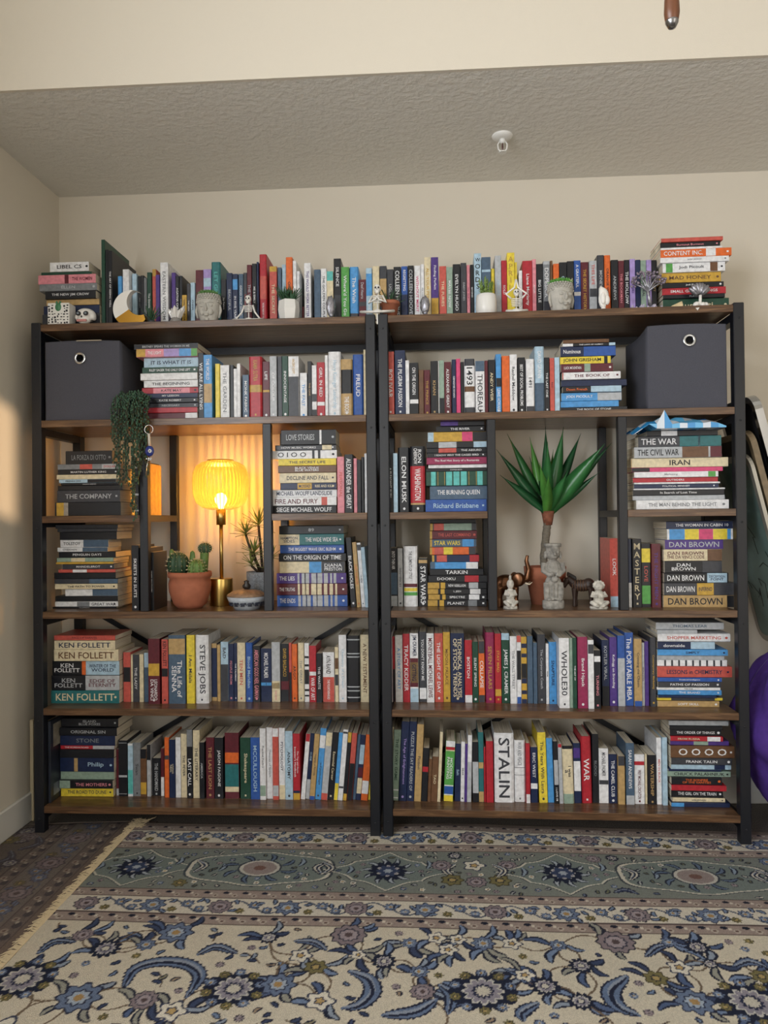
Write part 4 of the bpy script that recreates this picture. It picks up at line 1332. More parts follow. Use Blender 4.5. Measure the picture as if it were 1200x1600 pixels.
# skeleton figurines
def skeleton(un, px, yo, zb, Hpx, label, pose, pyt):
    p, x = spot(un, px, yo, zb); H = at(un, px, pyt, yo)[1]-zb
    t = thing('skeleton_figurine', label, 'figurine', p, UN[un][0], 'white yoga skeleton figurines'); u = H
    top_z = {'lotus': .80, 'pray': .80, 'up': .62}[pose]*u; r = (.13 if pose != 'up' else .10)*u
    mb = MB().ball((0, -.05*u, top_z), (r*.85, r*.95, r), 16, 12); mb.ball((0, -.09*u, top_z-r*.85), (r*.5, r*.5, r*.45)); mb.build('skull', BONE, t, True)
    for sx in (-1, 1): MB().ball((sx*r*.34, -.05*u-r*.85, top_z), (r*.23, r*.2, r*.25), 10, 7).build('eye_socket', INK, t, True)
    MB().ball((0, -.05*u-r*.95, top_z-r*.35), (r*.1, r*.1, r*.14), 8, 6).build('nose', INK, t, True)
    sh = top_z-r*1.55; mb = MB().tube([(0, .01*u, top_z-r*.8), (0, .02*u, sh-.12*u), (0, 0, .12*u)], .022*u, 8)
    for k in range(5):
        z = sh-.015*u-k*.05*u; wd = (.14-.008*abs(k-1.5))*u; pts = [(wd*math.cos(a), -.085*u*math.sin(a)-.01*u, z-.02*u*math.sin(a)) for a in [PI*q/10 for q in range(11)]]
        mb.tube(pts, .016*u, 6)
    mb.ball((0, 0, .12*u), (.13*u, .08*u, .06*u), 12, 8); mb.build('ribcage_and_spine', BONE, t, True)
    for sx in (-1, 1):
        S0 = (sx*.15*u, 0, sh)
        arm = {'lotus': [S0, (sx*.22*u, -.03*u, sh*.6), (sx*.42*u, -.12*u, .10*u), (sx*.47*u, -.14*u, .07*u)],
               'pray': [S0, (sx*.26*u, -.04*u, sh*.62), (sx*.05*u, -.17*u, sh*.74), (sx*.01*u, -.18*u, sh*.9)],
               'up': [S0, (sx*.29*u, 0, top_z-.02*u), (sx*.05*u, -.02*u, top_z+r*1.5), (sx*.01*u, -.02*u, u)]}[pose]
        MB().tube(arm, [.035*u, .03*u, .026*u, .02*u], 8).build('arm', BONE, t, True)
        wl = .5 if pose != 'up' else .28
        leg = [(sx*.10*u, 0, .1*u), (sx*wl*u, -.14*u, .075*u), (sx*.06*u, -.24*u, .045*u), (-sx*.14*u, -.25*u, .05*u)]
        MB().tube(leg, [.045*u, .042*u, .036*u, .028*u], 8).build('leg', BONE, t, True)
    return t
skeleton('L', 388.5, .05, top, 40, 'white skeleton figurine seated in lotus pose, arms spread', 'lotus', 459)
skeleton('R', 807, .045, top, 50, 'white skeleton figurine with arms raised overhead', 'up', 437)
t = skeleton('R', 592, .03, top, 44, 'white skeleton figurine with praying hands above the middle posts', 'pray', 446)
t.location = (0.0035, .017+.0, H_)
MB().box(-.002, .002, -.0175, -.014, -.035, .01).build('hanging_tag', BONE, t)

# silver tree, wedge shell, coral
p, x = spot('R', 1014, .035, top); t = thing('metal_tree', 'silver wire tree ornament with bead crowns on crystal base', 'ornament', p, UN['R'][0])
H = at('R', 1014, 421, .035)[1]-top; rnd = random.Random(5)
MB().tube([(.004, 0, .012), (0, 0, H*.35), (-.006, 0, H*.55)], [.008, .005, .005], 10).build('trunk', SILVER, t, True)
for i in range(9):
    a = -1.25+i*.31; e = (.045*math.sin(a)*1.05, rnd.uniform(-.012, .012), H*.55+.052*math.cos(a)*.9)
    b = MB().tube([(-.004, 0, H*.45), (e[0]*.5, e[1]*.5, (H*.5+e[2])/2), e], [.0035, .0026, .0016], 6)
    b = b.build('branch', SILVER, t, True); mb = MB()
    for k in range(9): mb.ball((e[0]+rnd.uniform(-.012, .012), e[1]+rnd.uniform(-.008, .008), e[2]+rnd.uniform(-.01, .012)), rnd.uniform(.003, .0052), 8, 6)
    mb.build('bead_crown', mat('mauve_beads', '#8d8290', .3, metal=.3), b, True)
mb = MB()
for i in range(26):
    a = rnd.uniform(0, 2*PI); rr = rnd.uniform(.0, 1)**.5; crystal(mb, (.054*rr*math.cos(a), .018*rr*math.sin(a), .002), (rnd.uniform(-.8, .8), rnd.uniform(-.6, .3), 1), rnd.uniform(.008, .02), .004)
mb.build('crystal_base', mat('amethyst_grey', '#b9b3c6', .2), t)
p, x = spot('R', 1057, .03, top); t = tag(MB().add([(-.02, -.01, 0), (.02, -.012, 0), (.022, .01, 0), (-.02, .012, 0), (-.018, -.006, .008), (.018, -.006, .024), (.019, .006, .024), (-.018, .007, .008)],
    [(0, 3, 2, 1), (4, 5, 6, 7), (0, 1, 5, 4), (1, 2, 6, 5), (2, 3, 7, 6), (3, 0, 4, 7)]).build('wedge_shell', mat('cream_shell', '#d8c39a', .45, noise=.2, nscale=80)), 'cream wedge-shaped shell in front of the dark green book', 'shell'); t.location = p; bevel(t, .003, 2)
p, x = spot('R', 1094, .03, top); t = thing('coral_ornament', 'silver white folded coral ornament on curled foot before red books', 'ornament', p, .1)
H = at('R', 1094, 437, .03)[1]-top; mb = MB()
for i in range(9):
    a = -.9+i*.225; mb.ball((.026*math.sin(a), rnd.uniform(-.004, .004), H*.40+.028*math.cos(a)), (.0075, .010, .019), 10, 8, rot=Matrix.Rotation(a, 3, 'Y'))
mb.build('petals', SILVER, t, True)
mb = MB()
for i in range(7): mb.ball((rnd.uniform(-.024, .02), rnd.uniform(-.008, .008), .008+rnd.uniform(0, .006)), (.009, .007, .008), 10, 7)
mb.tube([(0, 0, .008), (.002, 0, H*.45)], .005, 8); mb.build('foot', BONE, t, True)
x, z = at('R', 1090, 482.5, -.001); t = tag(MB().add([(-.006, -.0012, .003), (.006, -.0012, .004), (0, -.0012, -.005), (-.006, .002, .003), (.006, .002, .004), (0, .002, -.005)], [(0, 2, 1), (3, 4, 5), (0, 1, 4, 3), (1, 2, 5, 4), (2, 0, 3, 5)]).build('corner_sticker', WHITEC), 'tiny white pointed sticker on the shelf edge', 'sticker'); t.location = loc('R', x, -.001, z)

# ------------------------------------------------------------------ hanging string plant and evil-eye charm
p, x = spot('L', 205, .04, z2); t = thing('hanging_plant', 'dark green trailing bead plant hanging over the shelf edge', 'potted plant', p, UN['L'][0])
MB().lathe([(.018, 0), (.023, .03), (.0255, .062), (.024, .064), (.021, .05)], 24).build('pot', mat('dark_pot', '#23262b', .6), t, True)
rnd = random.Random(11); mb = MB(); st = MB(); BEAD = [lin('#2f4a38'), lin('#3d5f49'), lin('#263c30')]
for k in range(30):
    fx = -1+2*(k+.5)/30; x0 = fx*.018; xe = .024+fx*.060+rnd.uniform(-.006, .006)
    Lz = {0: .14, 1: .22, 2: .30}[k % 3]*rnd.uniform(.8, 1.05)
    if .1 < fx < .35: Lz = rnd.uniform(.36, .41)
    if fx > .72: Lz = rnd.uniform(.18, .26)
    yb_ = -.062-rnd.uniform(0, .022)
    pts = [Vector((x0, -.005, .06)), Vector(((x0+xe)/2, -.025, .09+rnd.uniform(-.012, .008))), Vector((xe, -.048, .075)), Vector((xe, yb_, .03)), Vector((xe+rnd.uniform(-.004, .004), yb_, -.1)), Vector((xe+rnd.uniform(-.006, .006), yb_, .05-Lz))]
    if pts[-1].z > pts[-2].z: pts.pop(-2)
    st.tube(pts, .0009, 4, col=lin('#4a4a32')); acc = 0
    for a, b in zip(pts, pts[1:]):
        L_ = (b-a).length; n = int(L_/.0064)
        for i in range(n):
            c = a+(b-a)*(i/n); an = rnd.uniform(0, 2*PI); off = Vector((math.cos(an)*.0042, math.sin(an)*.0042, rnd.uniform(-.001, .001)))
            mb.ball(c+off*1.15, (.0033, .0033, .0042), 6, 4, col=rnd.choice(BEAD))
BEADM = attr_mat('bead_leaves', .5)
o = mb.build('bead_leaves', BEADM, t, True); o['kind'] = 'stuff'; st.build('stems', BEADM, t)
x, z = at('L', 232.5, 671, -.055); t = thing('evil_eye_charm', 'blue evil eye keychain with metal ring hung on trailing plant', 'keychain', loc('L', x, -.055, z), UN['L'][0])
mb = MB(); mb.tube([(.0145*math.cos(2*PI*i/24), 0, .0145*math.sin(2*PI*i/24)) for i in range(25)], .0014, 6, cap=False); mb.build('key_ring', CHROME, t, True)
mb = MB().tube([(0, 0, -.0145), (.001, 0, -.03), (.002, 0, -.055)], .0045, 8); mb.build('strap', mat('pale_strap', '#c9c4ba', .5), t, True)
MB().ball((.002, 0, -.073), (.0155, .006, .018), 20, 12).build('blue_glass', mat('cobalt_glass', '#1d2f7a', .12), t, True)
MB().ball((.005, -.0055, -.073), (.0062, .002, .0062), 14, 8).build('white_iris', WHITEC, t, True)
MB().ball((.005, -.0072, -.073), (.0026, .001, .0026), 10, 6).build('pupil', INK, t, True)
mb = MB(); 
for i in range(8): mb.ball((rnd.uniform(-.008, .01), rnd.uniform(-.002, .002), -.093-rnd.uniform(0, .012)), (.004, .003, .0035), 8, 6)
mb.tube([(0, 0, -.09), (-.008, 0, -.125), (-.012, 0, -.155)], .0012, 5); mb.build('dangling_beads', CHROME, t, True)

# ------------------------------------------------------------------ lamp niche
yl = .178; p, x = spot('L', 346.5, yl, z4); s = MPP(yl)
lamp = thing('table_lamp', 'brass table lamp with glowing amber ribbed glass shade', 'lamp', p, UN['L'][0])
MB().lathe([(.001, 0), (.0405, 0), (.0415, .002), (.0415, .097), (.040, .099), (.001, .099)], 40).build('base', BRASS, lamp, True)
bevel(lamp.children[0], .001)
zs0 = at('L', 345, 820, yl)[1]-z4; zs1 = at('L', 345, 797, yl)[1]-z4; zst = at('L', 345, 720, yl)[1]-z4
MB().lathe([(.0068, .098), (.0068, zs0)], 16).build('pole', BRASS, lamp, True)
mb = MB().tube([(.0, -.0068, zs0-.1), (.0, -.012, zs0-.1)], .0022, 8); mb.build('switch', BRASS, lamp, True)
MB().lathe([(.0068, zs0-.001), (.0172, zs0), (.0172, zs1+.004), (.012, zs1+.006)], 24).build('socket', BRASS, lamp, True)
def shade_mat():
    m = bpy.data.materials.new('amber_ribbed_glass'); m.use_nodes = True; nt = m.node_tree; N = nt.nodes.new; Lk = nt.links.new; nt.nodes.remove(nt.nodes['Principled BSDF'])
    tc = N('ShaderNodeTexCoord'); sp_ = N('ShaderNodeSeparateXYZ'); Lk(tc.outputs['Object'], sp_.inputs[0])
    at2 = N('ShaderNodeMath'); at2.operation = 'ARCTAN2'; Lk(sp_.outputs[1], at2.inputs[0]); Lk(sp_.outputs[0], at2.inputs[1])
    mu = N('ShaderNodeMath'); mu.operation = 'MULTIPLY'; mu.inputs[1].default_value = 44; Lk(at2.outputs[0], mu.inputs[0])
    si = N('ShaderNodeMath'); si.operation = 'SINE'; Lk(mu.outputs[0], si.inputs[0])
    r = N('ShaderNodeValToRGB'); e = r.color_ramp.elements; e[0].position = .15; e[0].color = (.40, .17, .02, 1); e[1].position = .75; e[1].color = (1, .72, .26, 1)
    mr = N('ShaderNodeMapRange'); mr.inputs[1].default_value = -1; Lk(si.outputs[0], mr.inputs[0]); Lk(mr.outputs[0], r.inputs[0])
    tr = N('ShaderNodeBsdfTransparent'); Lk(r.outputs[0], tr.inputs[0])
    tl = N('ShaderNodeBsdfTranslucent'); tl.inputs[0].default_value = (1, .62, .12, 1)
    gl = N('ShaderNodeBsdfGlossy'); gl.inputs['Roughness'].default_value = .08
    m1 = N('ShaderNodeMixShader'); m1.inputs[0].default_value = .13; Lk(tr.outputs[0], m1.inputs[1]); Lk(tl.outputs[0], m1.inputs[2])
    fr = N('ShaderNodeFresnel'); fr.inputs[0].default_value = 1.4; m2 = N('ShaderNodeMixShader'); Lk(fr.outputs[0], m2.inputs[0]); Lk(m1.outputs[0], m2.inputs[1]); Lk(gl.outputs[0], m2.inputs[2])
    Lk(m2.outputs[0], nt.nodes['Material Output'].inputs[0]); return m
hs = zst-zs1; Rm = 43.5*s
prof = [(.012, .0), (.035, .001), (.062, .008), (.083, .024), (.0925, .048), (.0955, .075), (.0955, .105), (.0925, .13), (.082, .152), (.064, .164), (.050, .168), (.046, .170)]
prof = [(r*Rm/.0955, z*hs/.170) for r, z in prof]
MB().lathe([(r, z+zs1) for r, z in prof], 176, cap=False, wob=lambda a, z: 1+.012*math.sin(44*a)).build('shade', shade_mat(), lamp, True)
MB().lathe([(.044, zst-.002), (.048, zst-.002), (.048, zst+.003), (.044, zst+.003), (.044, zst-.002)], 36, cap=False).build('rim_ring', mat('amber_rim', '#8a6a2c', .2, metal=.6), lamp, True)
em = bpy.data.materials.new('bulb_glow'); em.use_nodes = True; nt = em.node_tree; e_ = nt.nodes.new('ShaderNodeEmission'); e_.inputs[0].default_value = (1, .74, .36, 1); e_.inputs[1].default_value = 42
nt.links.new(e_.outputs[0], nt.nodes['Material Output'].inputs[0])
MB().lathe([(.010, zs1+.004), (.011, zs1+.014), (.020, zs1+.03), (.022, zs1+.042), (.015, zs1+.058), (.002, zs1+.063)], 20).build('bulb', em, lamp, True)
pl = bpy.data.lights.new('bulb_light', 'POINT'); pl.energy = 3.6; pl.color = (1, .64, .27); pl.shadow_soft_size = .0035
plo = bpy.data.objects.new('bulb_light', pl); COL.objects.link(plo); plo.parent = lamp; plo.location = (0, 0, zs1+.075)

# cactus pot
p, x = spot('L', 297, .105, z4); s = MPP(.105); t = thing('cactus_pot', 'round terracotta pot of cacti beside the brass lamp', 'potted plant', p, 0)
hp = at('L', 299, 893, .105)[1]-z4; r0 = 34.5*s
MB().lathe([(.001, 0), (r0*.55, 0), (r0*.74, hp*.12), (r0*.93, hp*.45), (r0*.96, hp*.68), (r0*.9, hp*.82), (r0*.98, hp*.86), (r0, hp*.93), (r0*.97, hp), (r0*.88, hp), (r0*.86, hp*.85)], 40).build('pot', TERRA, t, True)
MB().lathe([(.001, hp*.88), (r0*.88, hp*.88)], 24).build('soil', SOIL, t)
CACT = mat('cactus_green', '#2f4a32', .6, noise=.4, nscale=70); CACT2 = mat('cactus_light', '#5d7a3c', .6, noise=.3, nscale=70); SPN = mat('cactus_spines', '#cdbf98', .7)
def cactus(c, r, hz, ribs, m, name='cactus'):
    b = MB().ball(c, (r, r, hz), 48, 14, fn=lambda v: 1+.09*math.cos(ribs*math.atan2(v.y, v.x))*(1-v.z*v.z)).build(name, m, t, True)
    mb = MB()
    for i in range(ribs):
        for j in range(7):
            a = 2*PI*i/ribs; el = -.7+j*.33
            q = Vector((math.cos(a)*math.cos(el), math.sin(a)*math.cos(el), math.sin(el)))
            for k in range(3):
                d = (q+Vector((random.uniform(-.5, .5), random.uniform(-.5, .5), random.uniform(-.5, .5)))).normalized()
                P0 = Vector(c)+Vector((q.x*r*1.07, q.y*r*1.07, q.z*hz)); mb.tube([P0, P0+d*.0075], [.0007, .0002], 3)
    mb.build('spines', SPN, b)
cactus((-.038, -.01, hp+.025), .037, .045, 13, CACT); cactus((.034, -.028, hp+.012), .029, .033, 12, CACT2)
cactus((.052, .012, hp+.082), .0235, .02, 11, CACT); mb = MB().tube([(.046, .012, hp*.9), (.051, .012, hp+.075)], [.014, .016], 12); mb.build('stalk', CACT2, t, True)
for a, b, c, m in ((-.066, .005, .075, CACT2), (.008, .006, .068, CACT2), (-.05, .03, .062, CACT)):
    MB().tube([(a*.9, b, hp*.9), (a, b, hp+c*.5), (a*1.02, b, hp+c), (a*1.02, b, hp+c+.006)], [.008, .012, .008, .002], 10, flat=.55).build('pad', m, t, True)

# yucca in speckled planter
p, x = spot('L', 407, .19, z4); s = MPP(.19); t = thing('yucca_planter', 'grey speckled planter with spiky yucca branches behind the divider post', 'potted plant', p, 0)
hp = at('L', 407, 893, .19)[1]-z4
MB().lathe([(.001, 0), (.044, 0), (.05, hp*.9), (.05, hp), (.045, hp), (.044, hp*.85)], 32).build('planter', mat('speckled_stone', '#7d838a', .8, noise=.35, nscale=220), t, True)
MB().lathe([(.001, hp*.88), (.046, hp*.88)], 20).build('soil', SOIL, t)
YUC = mat('yucca_leaf', '#6f7d3a', .5, noise=.3, nscale=50); YST = mat('yucca_stem', '#3b2f24', .8, noise=.3, nscale=90)
def local_px(px, py, yo, p0, un='L'):
    x, z = at(un, px, py, yo); q = loc(un, x, yo, z); return Vector((q[0]-p0[0], q[1]-p0[1], q[2]-p0[2]))
rnd = random.Random(2)
for (px, py, yo, L_, n) in ((384, 836, .18, .07, 22), (404, 822, .2, .08, 22), (397, 866, .16, .075, 20), (393, 884, .14, .06, 16), (425, 872, .2, .06, 14)):
    c = local_px(px, py, yo, p); b0 = Vector((rnd.uniform(-.012, .012), rnd.uniform(-.01, .01), hp*.88))
    st = MB().tube([b0, (b0+c)/2+Vector((rnd.uniform(-.01, .01), 0, 0)), c], [.0055, .005, .0045], 8).build('stem', YST, t, True)
    mb = MB()
    for k in range(n):
        an = k*2.4; el = -.1+1.4*k/n
        mb.leaf(c+Vector((0, 0, .01*k/n)), (math.cos(an)*math.cos(el)*(.3 if math.cos(an) > 0 and px > 400 and px < 410 else 1), math.sin(an)*math.cos(el), math.sin(el)), L_*rnd.uniform(.75, 1.05), .0036, th=.0009, n=5, bend=.08)
    mb.build('leaf_rosette', YUC, st, True)

# lidded elephant bowl
yo = .065; p, x = spot('L', 385.5, yo, z4); s = MPP(yo); t = thing('lidded_bowl', 'small lidded ceramic bowl painted with dark elephants, below the yucca', 'bowl', p, 0)
Rb = 31*s; hb = at('L', 385, 931, yo)[1]-z4; BLUEW = mat('bowl_glaze', '#aeb6c0', .25, noise=.12, nscale=60)
MB().lathe([(.001, .004), (Rb*.5, .004), (Rb*.55, 0), (Rb*.62, 0), (Rb*.7, hb*.25), (Rb*.92, hb*.65), (Rb, hb), (Rb*.94, hb*.96)], 40).build('bowl', BLUEW, t, True)
MB().lathe([(Rb*1.0, hb), (Rb*.98, hb*1.12), (Rb*.7, hb*1.38), (Rb*.3, hb*1.5), (Rb*.12, hb*1.52)], 40).build('lid', mat('lid_glaze', '#8a6f58', .35, noise=.3, nscale=70), t, True)
MB().lathe([(Rb*.1, hb*1.5), (Rb*.2, hb*1.62), (Rb*.22, hb*1.8), (Rb*.1, hb*2.0), (Rb*.15, hb*2.12), (.001, hb*2.22)], 16).build('knob', mat('dark_knob', '#2a2422', .3), t, True)
for k in range(9):
    a = -PI/2+(k-4)*.42; rr = Rb*.87; c = Vector((rr*math.cos(a), rr*math.sin(a), hb*.52)); rot = Matrix.Rotation(a+PI/2, 3, 'Z'); mb = MB()
    mb.ball(c, (.0085, .002, .0055), 10, 6, rot=rot); mb.ball(c+rot@Vector((.009, 0, .002)), (.004, .002, .0045), 8, 6, rot=rot)
    for q in (-.0055, -.002, .002, .0055): mb.tube([c+rot@Vector((q, 0, -.003)), c+rot@Vector((q, .0015, -.010))], .0014, 5)
    mb.tube([c+rot@Vector((.012, 0, .001)), c+rot@Vector((.0145, .0, -.007))], .001, 5); mb.build('elephant_motif', mat('cobalt_ink', '#2a3040', .4), t, True)

# ------------------------------------------------------------------ palm niche
yo = .20; p, x = spot('R', 852, yo, z4); s = MPP(yo); t = thing('potted_palm', 'tall green palm with broad pointed leaves in terracotta pot', 'potted plant', p, 0)
hp = at('R', 852, 885, yo)[1]-z4; r0 = 32*s
MB().lathe([(.001, 0), (r0*.66, 0), (r0*.88, hp*.68), (r0*.97, hp*.7), (r0, hp), (r0*.9, hp), (r0*.86, hp*.8)], 36).build('pot', TERRA, t, True)
MB().lathe([(.001, hp*.86), (r0*.88, hp*.86)], 24).build('soil', SOIL, t)
c0 = local_px(856, 803, yo, p, 'R')
pts = [Vector((0, 0, hp*.8)), Vector((-.004, 0, hp*1.2)), Vector((c0.x*.6, 0, (hp+c0.z)*.58)), Vector((c0.x, 0, c0.z-.02))]
tr = MB()
for i in range(25):
    f = i/24*3; k = min(2, int(f)); q = pts[k].lerp(pts[k+1], f-k); tr.v += []
    if i == 0: tp, trd = [], []
    tp.append(q); trd.append(.0135+.0016*(i % 3 == 0))
tr.tube(tp, trd, 14); tr.build('trunk', mat('palm_trunk', '#6d665a', .85, noise=.35, nscale=80, stretch=(1, 1, 4)), t, True)
mb = MB()
for k in range(14):
    an = k*2.4; mb.leaf(c0+Vector((0, 0, -.035)), (math.cos(an)*.55, math.sin(an)*.45, 1), .05, .012, th=.002, n=4)
mb.tube([c0+Vector((0, 0, -.04)), c0+Vector((0, 0, .01))], [.015, .024], 12); mb.build('crown_husk', mat('brown_husk', '#7d4a35', .8, noise=.3, nscale=80), t, True)
PALM = [mat('palm_leaf_a', '#2f6a38', .32, noise=.25, nscale=14), mat('palm_leaf_b', '#4f8a3c', .34, noise=.25, nscale=14), mat('palm_leaf_c', '#20502f', .34, noise=.25, nscale=14)]
LEAVES = [((165,180),.23,.0125,0), ((85,300),.16,.013,2), ((95,495),.13,.012,2), ((345,205),.24,.012,1), ((458,130),.25,.0125,2), ((470,240),.10,.014,0), ((575,132),.22,.016,0), ((720,180),.27,.013,2),
    ((900,258),.12,.021,0), ((945,250),.19,.013,2), ((860,465),.15,.010,2), ((395,400),.08,.012,1), ((480,500),.06,.013,1), ((330,355),.25,.010,2), ((510,300),.27,.010,1), ((630,470),.12,.014,0)]
for (tx, ty), dy, wd, k in LEAVES:
    e = local_px(760+tx/4.85, 640+ty/4.85, dy, p, 'R'); d = e-c0; L_ = d.length
    mb = MB(); mb.leaf(c0+Vector((rnd.uniform(-.008, .008), rnd.uniform(-.006, .006), 0)), d, L_*1.0, wd*1.45, th=.0018, up=(0, -1, .3) if abs(d.z) > abs(d.x)*.5 else (0, -.4, 1), n=12, keel=.3)
    mb.build('leaf', PALM[k], t, True)

# carved totem
def on_board(px, pyb, zb, un='R'): return max(.03, depth_on(un, px, pyb, zb))
yo = .055; p, x = spot('R', 864.5, yo, z4); s = MPP(yo); t = thing('stone_totem', 'tall carved grey stone totem man standing before the palm pot', 'statue', p, UN['R'][0]+.12)
H = at('R', 864, 849, yo)[1]-z4; zz = lambda f: f*H
mb = MB()
mb.lathe([(.001, zz(.86)), (.022, zz(.86)), (.0245, zz(.93)), (.024, zz(.95)), (.001, zz(.95))], 20)
mb.ball((0, 0, zz(.85)), (.0245, .022, zz(.115)), 16, 12); mb.ball((0, 0, zz(.6)), (.030, .022, zz(.16)), 16, 12); mb.ball((0, 0, zz(.40)), (.028, .021, zz(.12)), 14, 10)
for sx in (-1, 1):
    mb.tube([(sx*.031, 0, zz(.70)), (sx*.035, -.006, zz(.58)), (sx*.016, -.021, zz(.52)), (sx*.004, -.024, zz(.54))], [.009, .009, .0075, .007], 10)
    mb.tube([(sx*.021, -.004, zz(.40)), (sx*.023, -.008, zz(.24)), (sx*.020, -.004, zz(.13))], [.013, .012, .012], 10)
    mb.tube([(sx*.007, -.014, zz(.42)), (sx*.006, -.016, zz(.14))], [.006, .006], 8); mb.ball((sx*.018, -.012, zz(.145)), (.011, .014, .008))
    mb.ball((sx*.026, -.001, zz(.82)), (.005, .006, .014)); mb.tube([(sx*.004, -.0215, zz(.895)), (sx*.017, -.017, zz(.89))], .0026, 6)
mb.tube([(0, -.021, zz(.885)), (0, -.027, zz(.835)), (0, -.0255, zz(.825))], [.003, .0045, .005], 8); mb.ball((0, -.0215, zz(.795)), (.010, .004, .004))
mb.ball((0, -.0215, zz(.455)), (.013, .008, zz(.045)))
remesh(mb.build('body', STONE, t, True), .0016, 2)
mb = MB(); mb.lathe([(.031, 0), (.033, .004), (.0335, zz(.115)), (.031, zz(.13)), (.001, zz(.13))], 18, sx=1.12, sy=.85); mb.build('plinth', STONE, t, True)
mb = MB().lathe([(.002, zz(.945)), (.029, zz(.945)), (.030, zz(.985)), (.028, zz(1)), (.001, zz(1))], 20, sy=.8); mb.build('flat_hat', STONE, t, True)
for sx in (-1, 1): MB().ball((sx*.0105, -.0205, zz(.868)), (.0048, .003, .0035), 10, 6).build('eye', STONE, t, True)

def little_figure(px, pyt, pyb, wpx, label, bun):
    yo = .05; p, x = spot('R', px, yo, z4); s = MPP(yo); H = at('R', px, pyt, yo)[1]-z4; w2 = wpx*s/2
    t = thing('stone_figurine', label, 'figurine', p, UN['R'][0], 'small pale stone figurines')
    mb = MB(); mb.ball((0, -.003, H*.74), (w2*.5, w2*.5, H*.15), 16, 12); mb.ball((0, 0, H*.42), (w2*.62, w2*.5, H*.22)); mb.ball((0, 0, H*.2), (w2*.85, w2*.62, H*.12))
    if bun: mb.ball((0, 0, H*.93), (w2*.2, w2*.2, H*.08))
    else:
        for i in range(12): mb.ball((w2*.52*math.cos(i*PI/5.5), -.003, H*.78+w2*.42*math.sin(i*PI/5.5)), w2*.17, 8, 6)
    for sx in (-1, 1):
        mb.tube([(sx*w2*.55, 0, H*.56), (sx*w2*.82, -w2*.2, H*.42), (sx*w2*.2, -w2*.6, H*.42)], w2*.17, 8); mb.tube([(sx*w2*.4, 0, H*.2), (sx*w2*.85, -w2*.45, H*.22), (sx*w2*.3, -w2*.7, H*.12)], w2*.24, 8)
        mb.ball((sx*w2*.28, -w2*.7, H*.10), (w2*.26, w2*.2, H*.05))
    mb.ball((0, -w2*.52, H*.73), (w2*.1, w2*.12, H*.03)); mb.ball((0, -w2*.48, H*.66), (w2*.2, w2*.08, H*.012))
    mb.lathe([(w2*.95, 0), (w2, H*.02), (w2*.95, H*.09), (.001, H*.1)], 20, sy=.75)
    remesh(mb.build('body', mat('pale_stone', '#bdb9b0', .85, noise=.35, nscale=70, bump=.6, bscale=110), t, True), .0013, 2)
    for sx in (-1, 1): MB().ball((sx*w2*.2, -w2*.47, H*.765), (w2*.1, w2*.06, H*.014), 10, 6).build('eye', MATS['pale_stone'], t, True)
little_figure(797.5, 899, 949, 22, 'small pale stone figurine with topknot beside the bronze elephant', True)
little_figure(935.5, 904, 951, 28, 'small pale stone figurine with curly cap beside the wooden zebra', False)

# bronze elephant
yo = .118; p, x = spot('R', 796, yo, z4); s = MPP(yo); t = thing('bronze_elephant', 'dark bronze elephant figurine with raised trunk beside terracotta pot', 'figurine', p, UN['R'][0]+.12)
BRZ = mat('bronze', '#6b4a34', .3, metal=.85, noise=.3, nscale=40); mb = MB(); Hh = at('R', 817, 867, yo)[1]-z4; k = Hh/.17
mb.ball((-.012*k, 0, .072*k), (.042*k, .03*k, .034*k), 16, 12); mb.ball((.03*k, 0, .088*k), (.024*k, .021*k, .024*k))
for a, b in ((-.036, -.014), (-.036, .014), (.016, -.014), (.018, .014)): mb.tube([(a*k, b*k, .065*k), (a*k*1.02, b*k, .03*k), (a*k, b*k, .0)], [.014*k, .0105*k, .0125*k], 10)
mb.tube([(.045*k, 0, .085*k), (.06*k, 0, .092*k), (.066*k, 0, .12*k), (.058*k, 0, .15*k), (.062*k, 0, .168*k)], [.013*k, .011*k, .009*k, .007*k, .0055*k], 10)
mb.tube([(-.052*k, 0, .08*k), (-.064*k, 0, .055*k)], [.005*k, .003*k], 6)
remesh(mb.build('body', BRZ, t, True), .0016, 3)
for sy in (-1, 1):
    MB().ball((.022*k, sy*.024*k, .09*k), (.018*k, .004*k, .022*k), 14, 8, rot=Matrix.Rotation(sy*.4, 3, 'Z')).build('ear', BRZ, t, True)
    MB().tube([(.05*k, sy*.011*k, .077*k), (.064*k, sy*.014*k, .073*k), (.074*k, sy*.014*k, .08*k)], [.0035*k, .003*k, .001*k], 8).build('tusk', mat('ivory', '#d8c9b0', .4), t, True)
# wooden zebra
yo = .11; p, x = spot('R', 909, yo, z4); s = MPP(yo); t = thing('wooden_zebra', 'carved dark brown striped zebra figurine beside the totem', 'figurine', p, UN['R'][0]+PI-.3)
ZW = mat('zebra_wood', '#33231c', .5, noise=.2, nscale=50); k = (at('R', 915, 897, yo)[1]-z4)/.105; mb = MB()
mb.ball((0, 0, .068*k), (.036*k, .018*k, .019*k), 16, 12); mb.ball((-.022*k, 0, .072*k), (.02*k, .018*k, .021*k))
mb.tube([(.026*k, 0, .075*k), (.04*k, 0, .088*k), (.045*k, 0, .086*k), (.058*k, 0, .062*k)], [.015*k, .0105*k, .0105*k, .0075*k], 10)
for a, b in ((-.03, -.011), (-.03, .011), (.02, -.011), (.022, .011)): mb.tube([(a*k, b*k, .06*k), (a*k, b*k, .028*k), (a*k*1.02, b*k, 0)], [.0095*k, .0055*k, .0065*k], 8)
mb.tube([(-.038*k, 0, .08*k), (-.047*k, 0, .06*k), (-.047*k, 0, .035*k)], [.004*k, .003*k, .004*k], 6)
for sy in (-1, 1): mb.ball((.041*k, sy*.007*k, .1*k), (.003*k, .003*k, .008*k))
remesh(mb.build('body', ZW, t, True), .0014, 2)
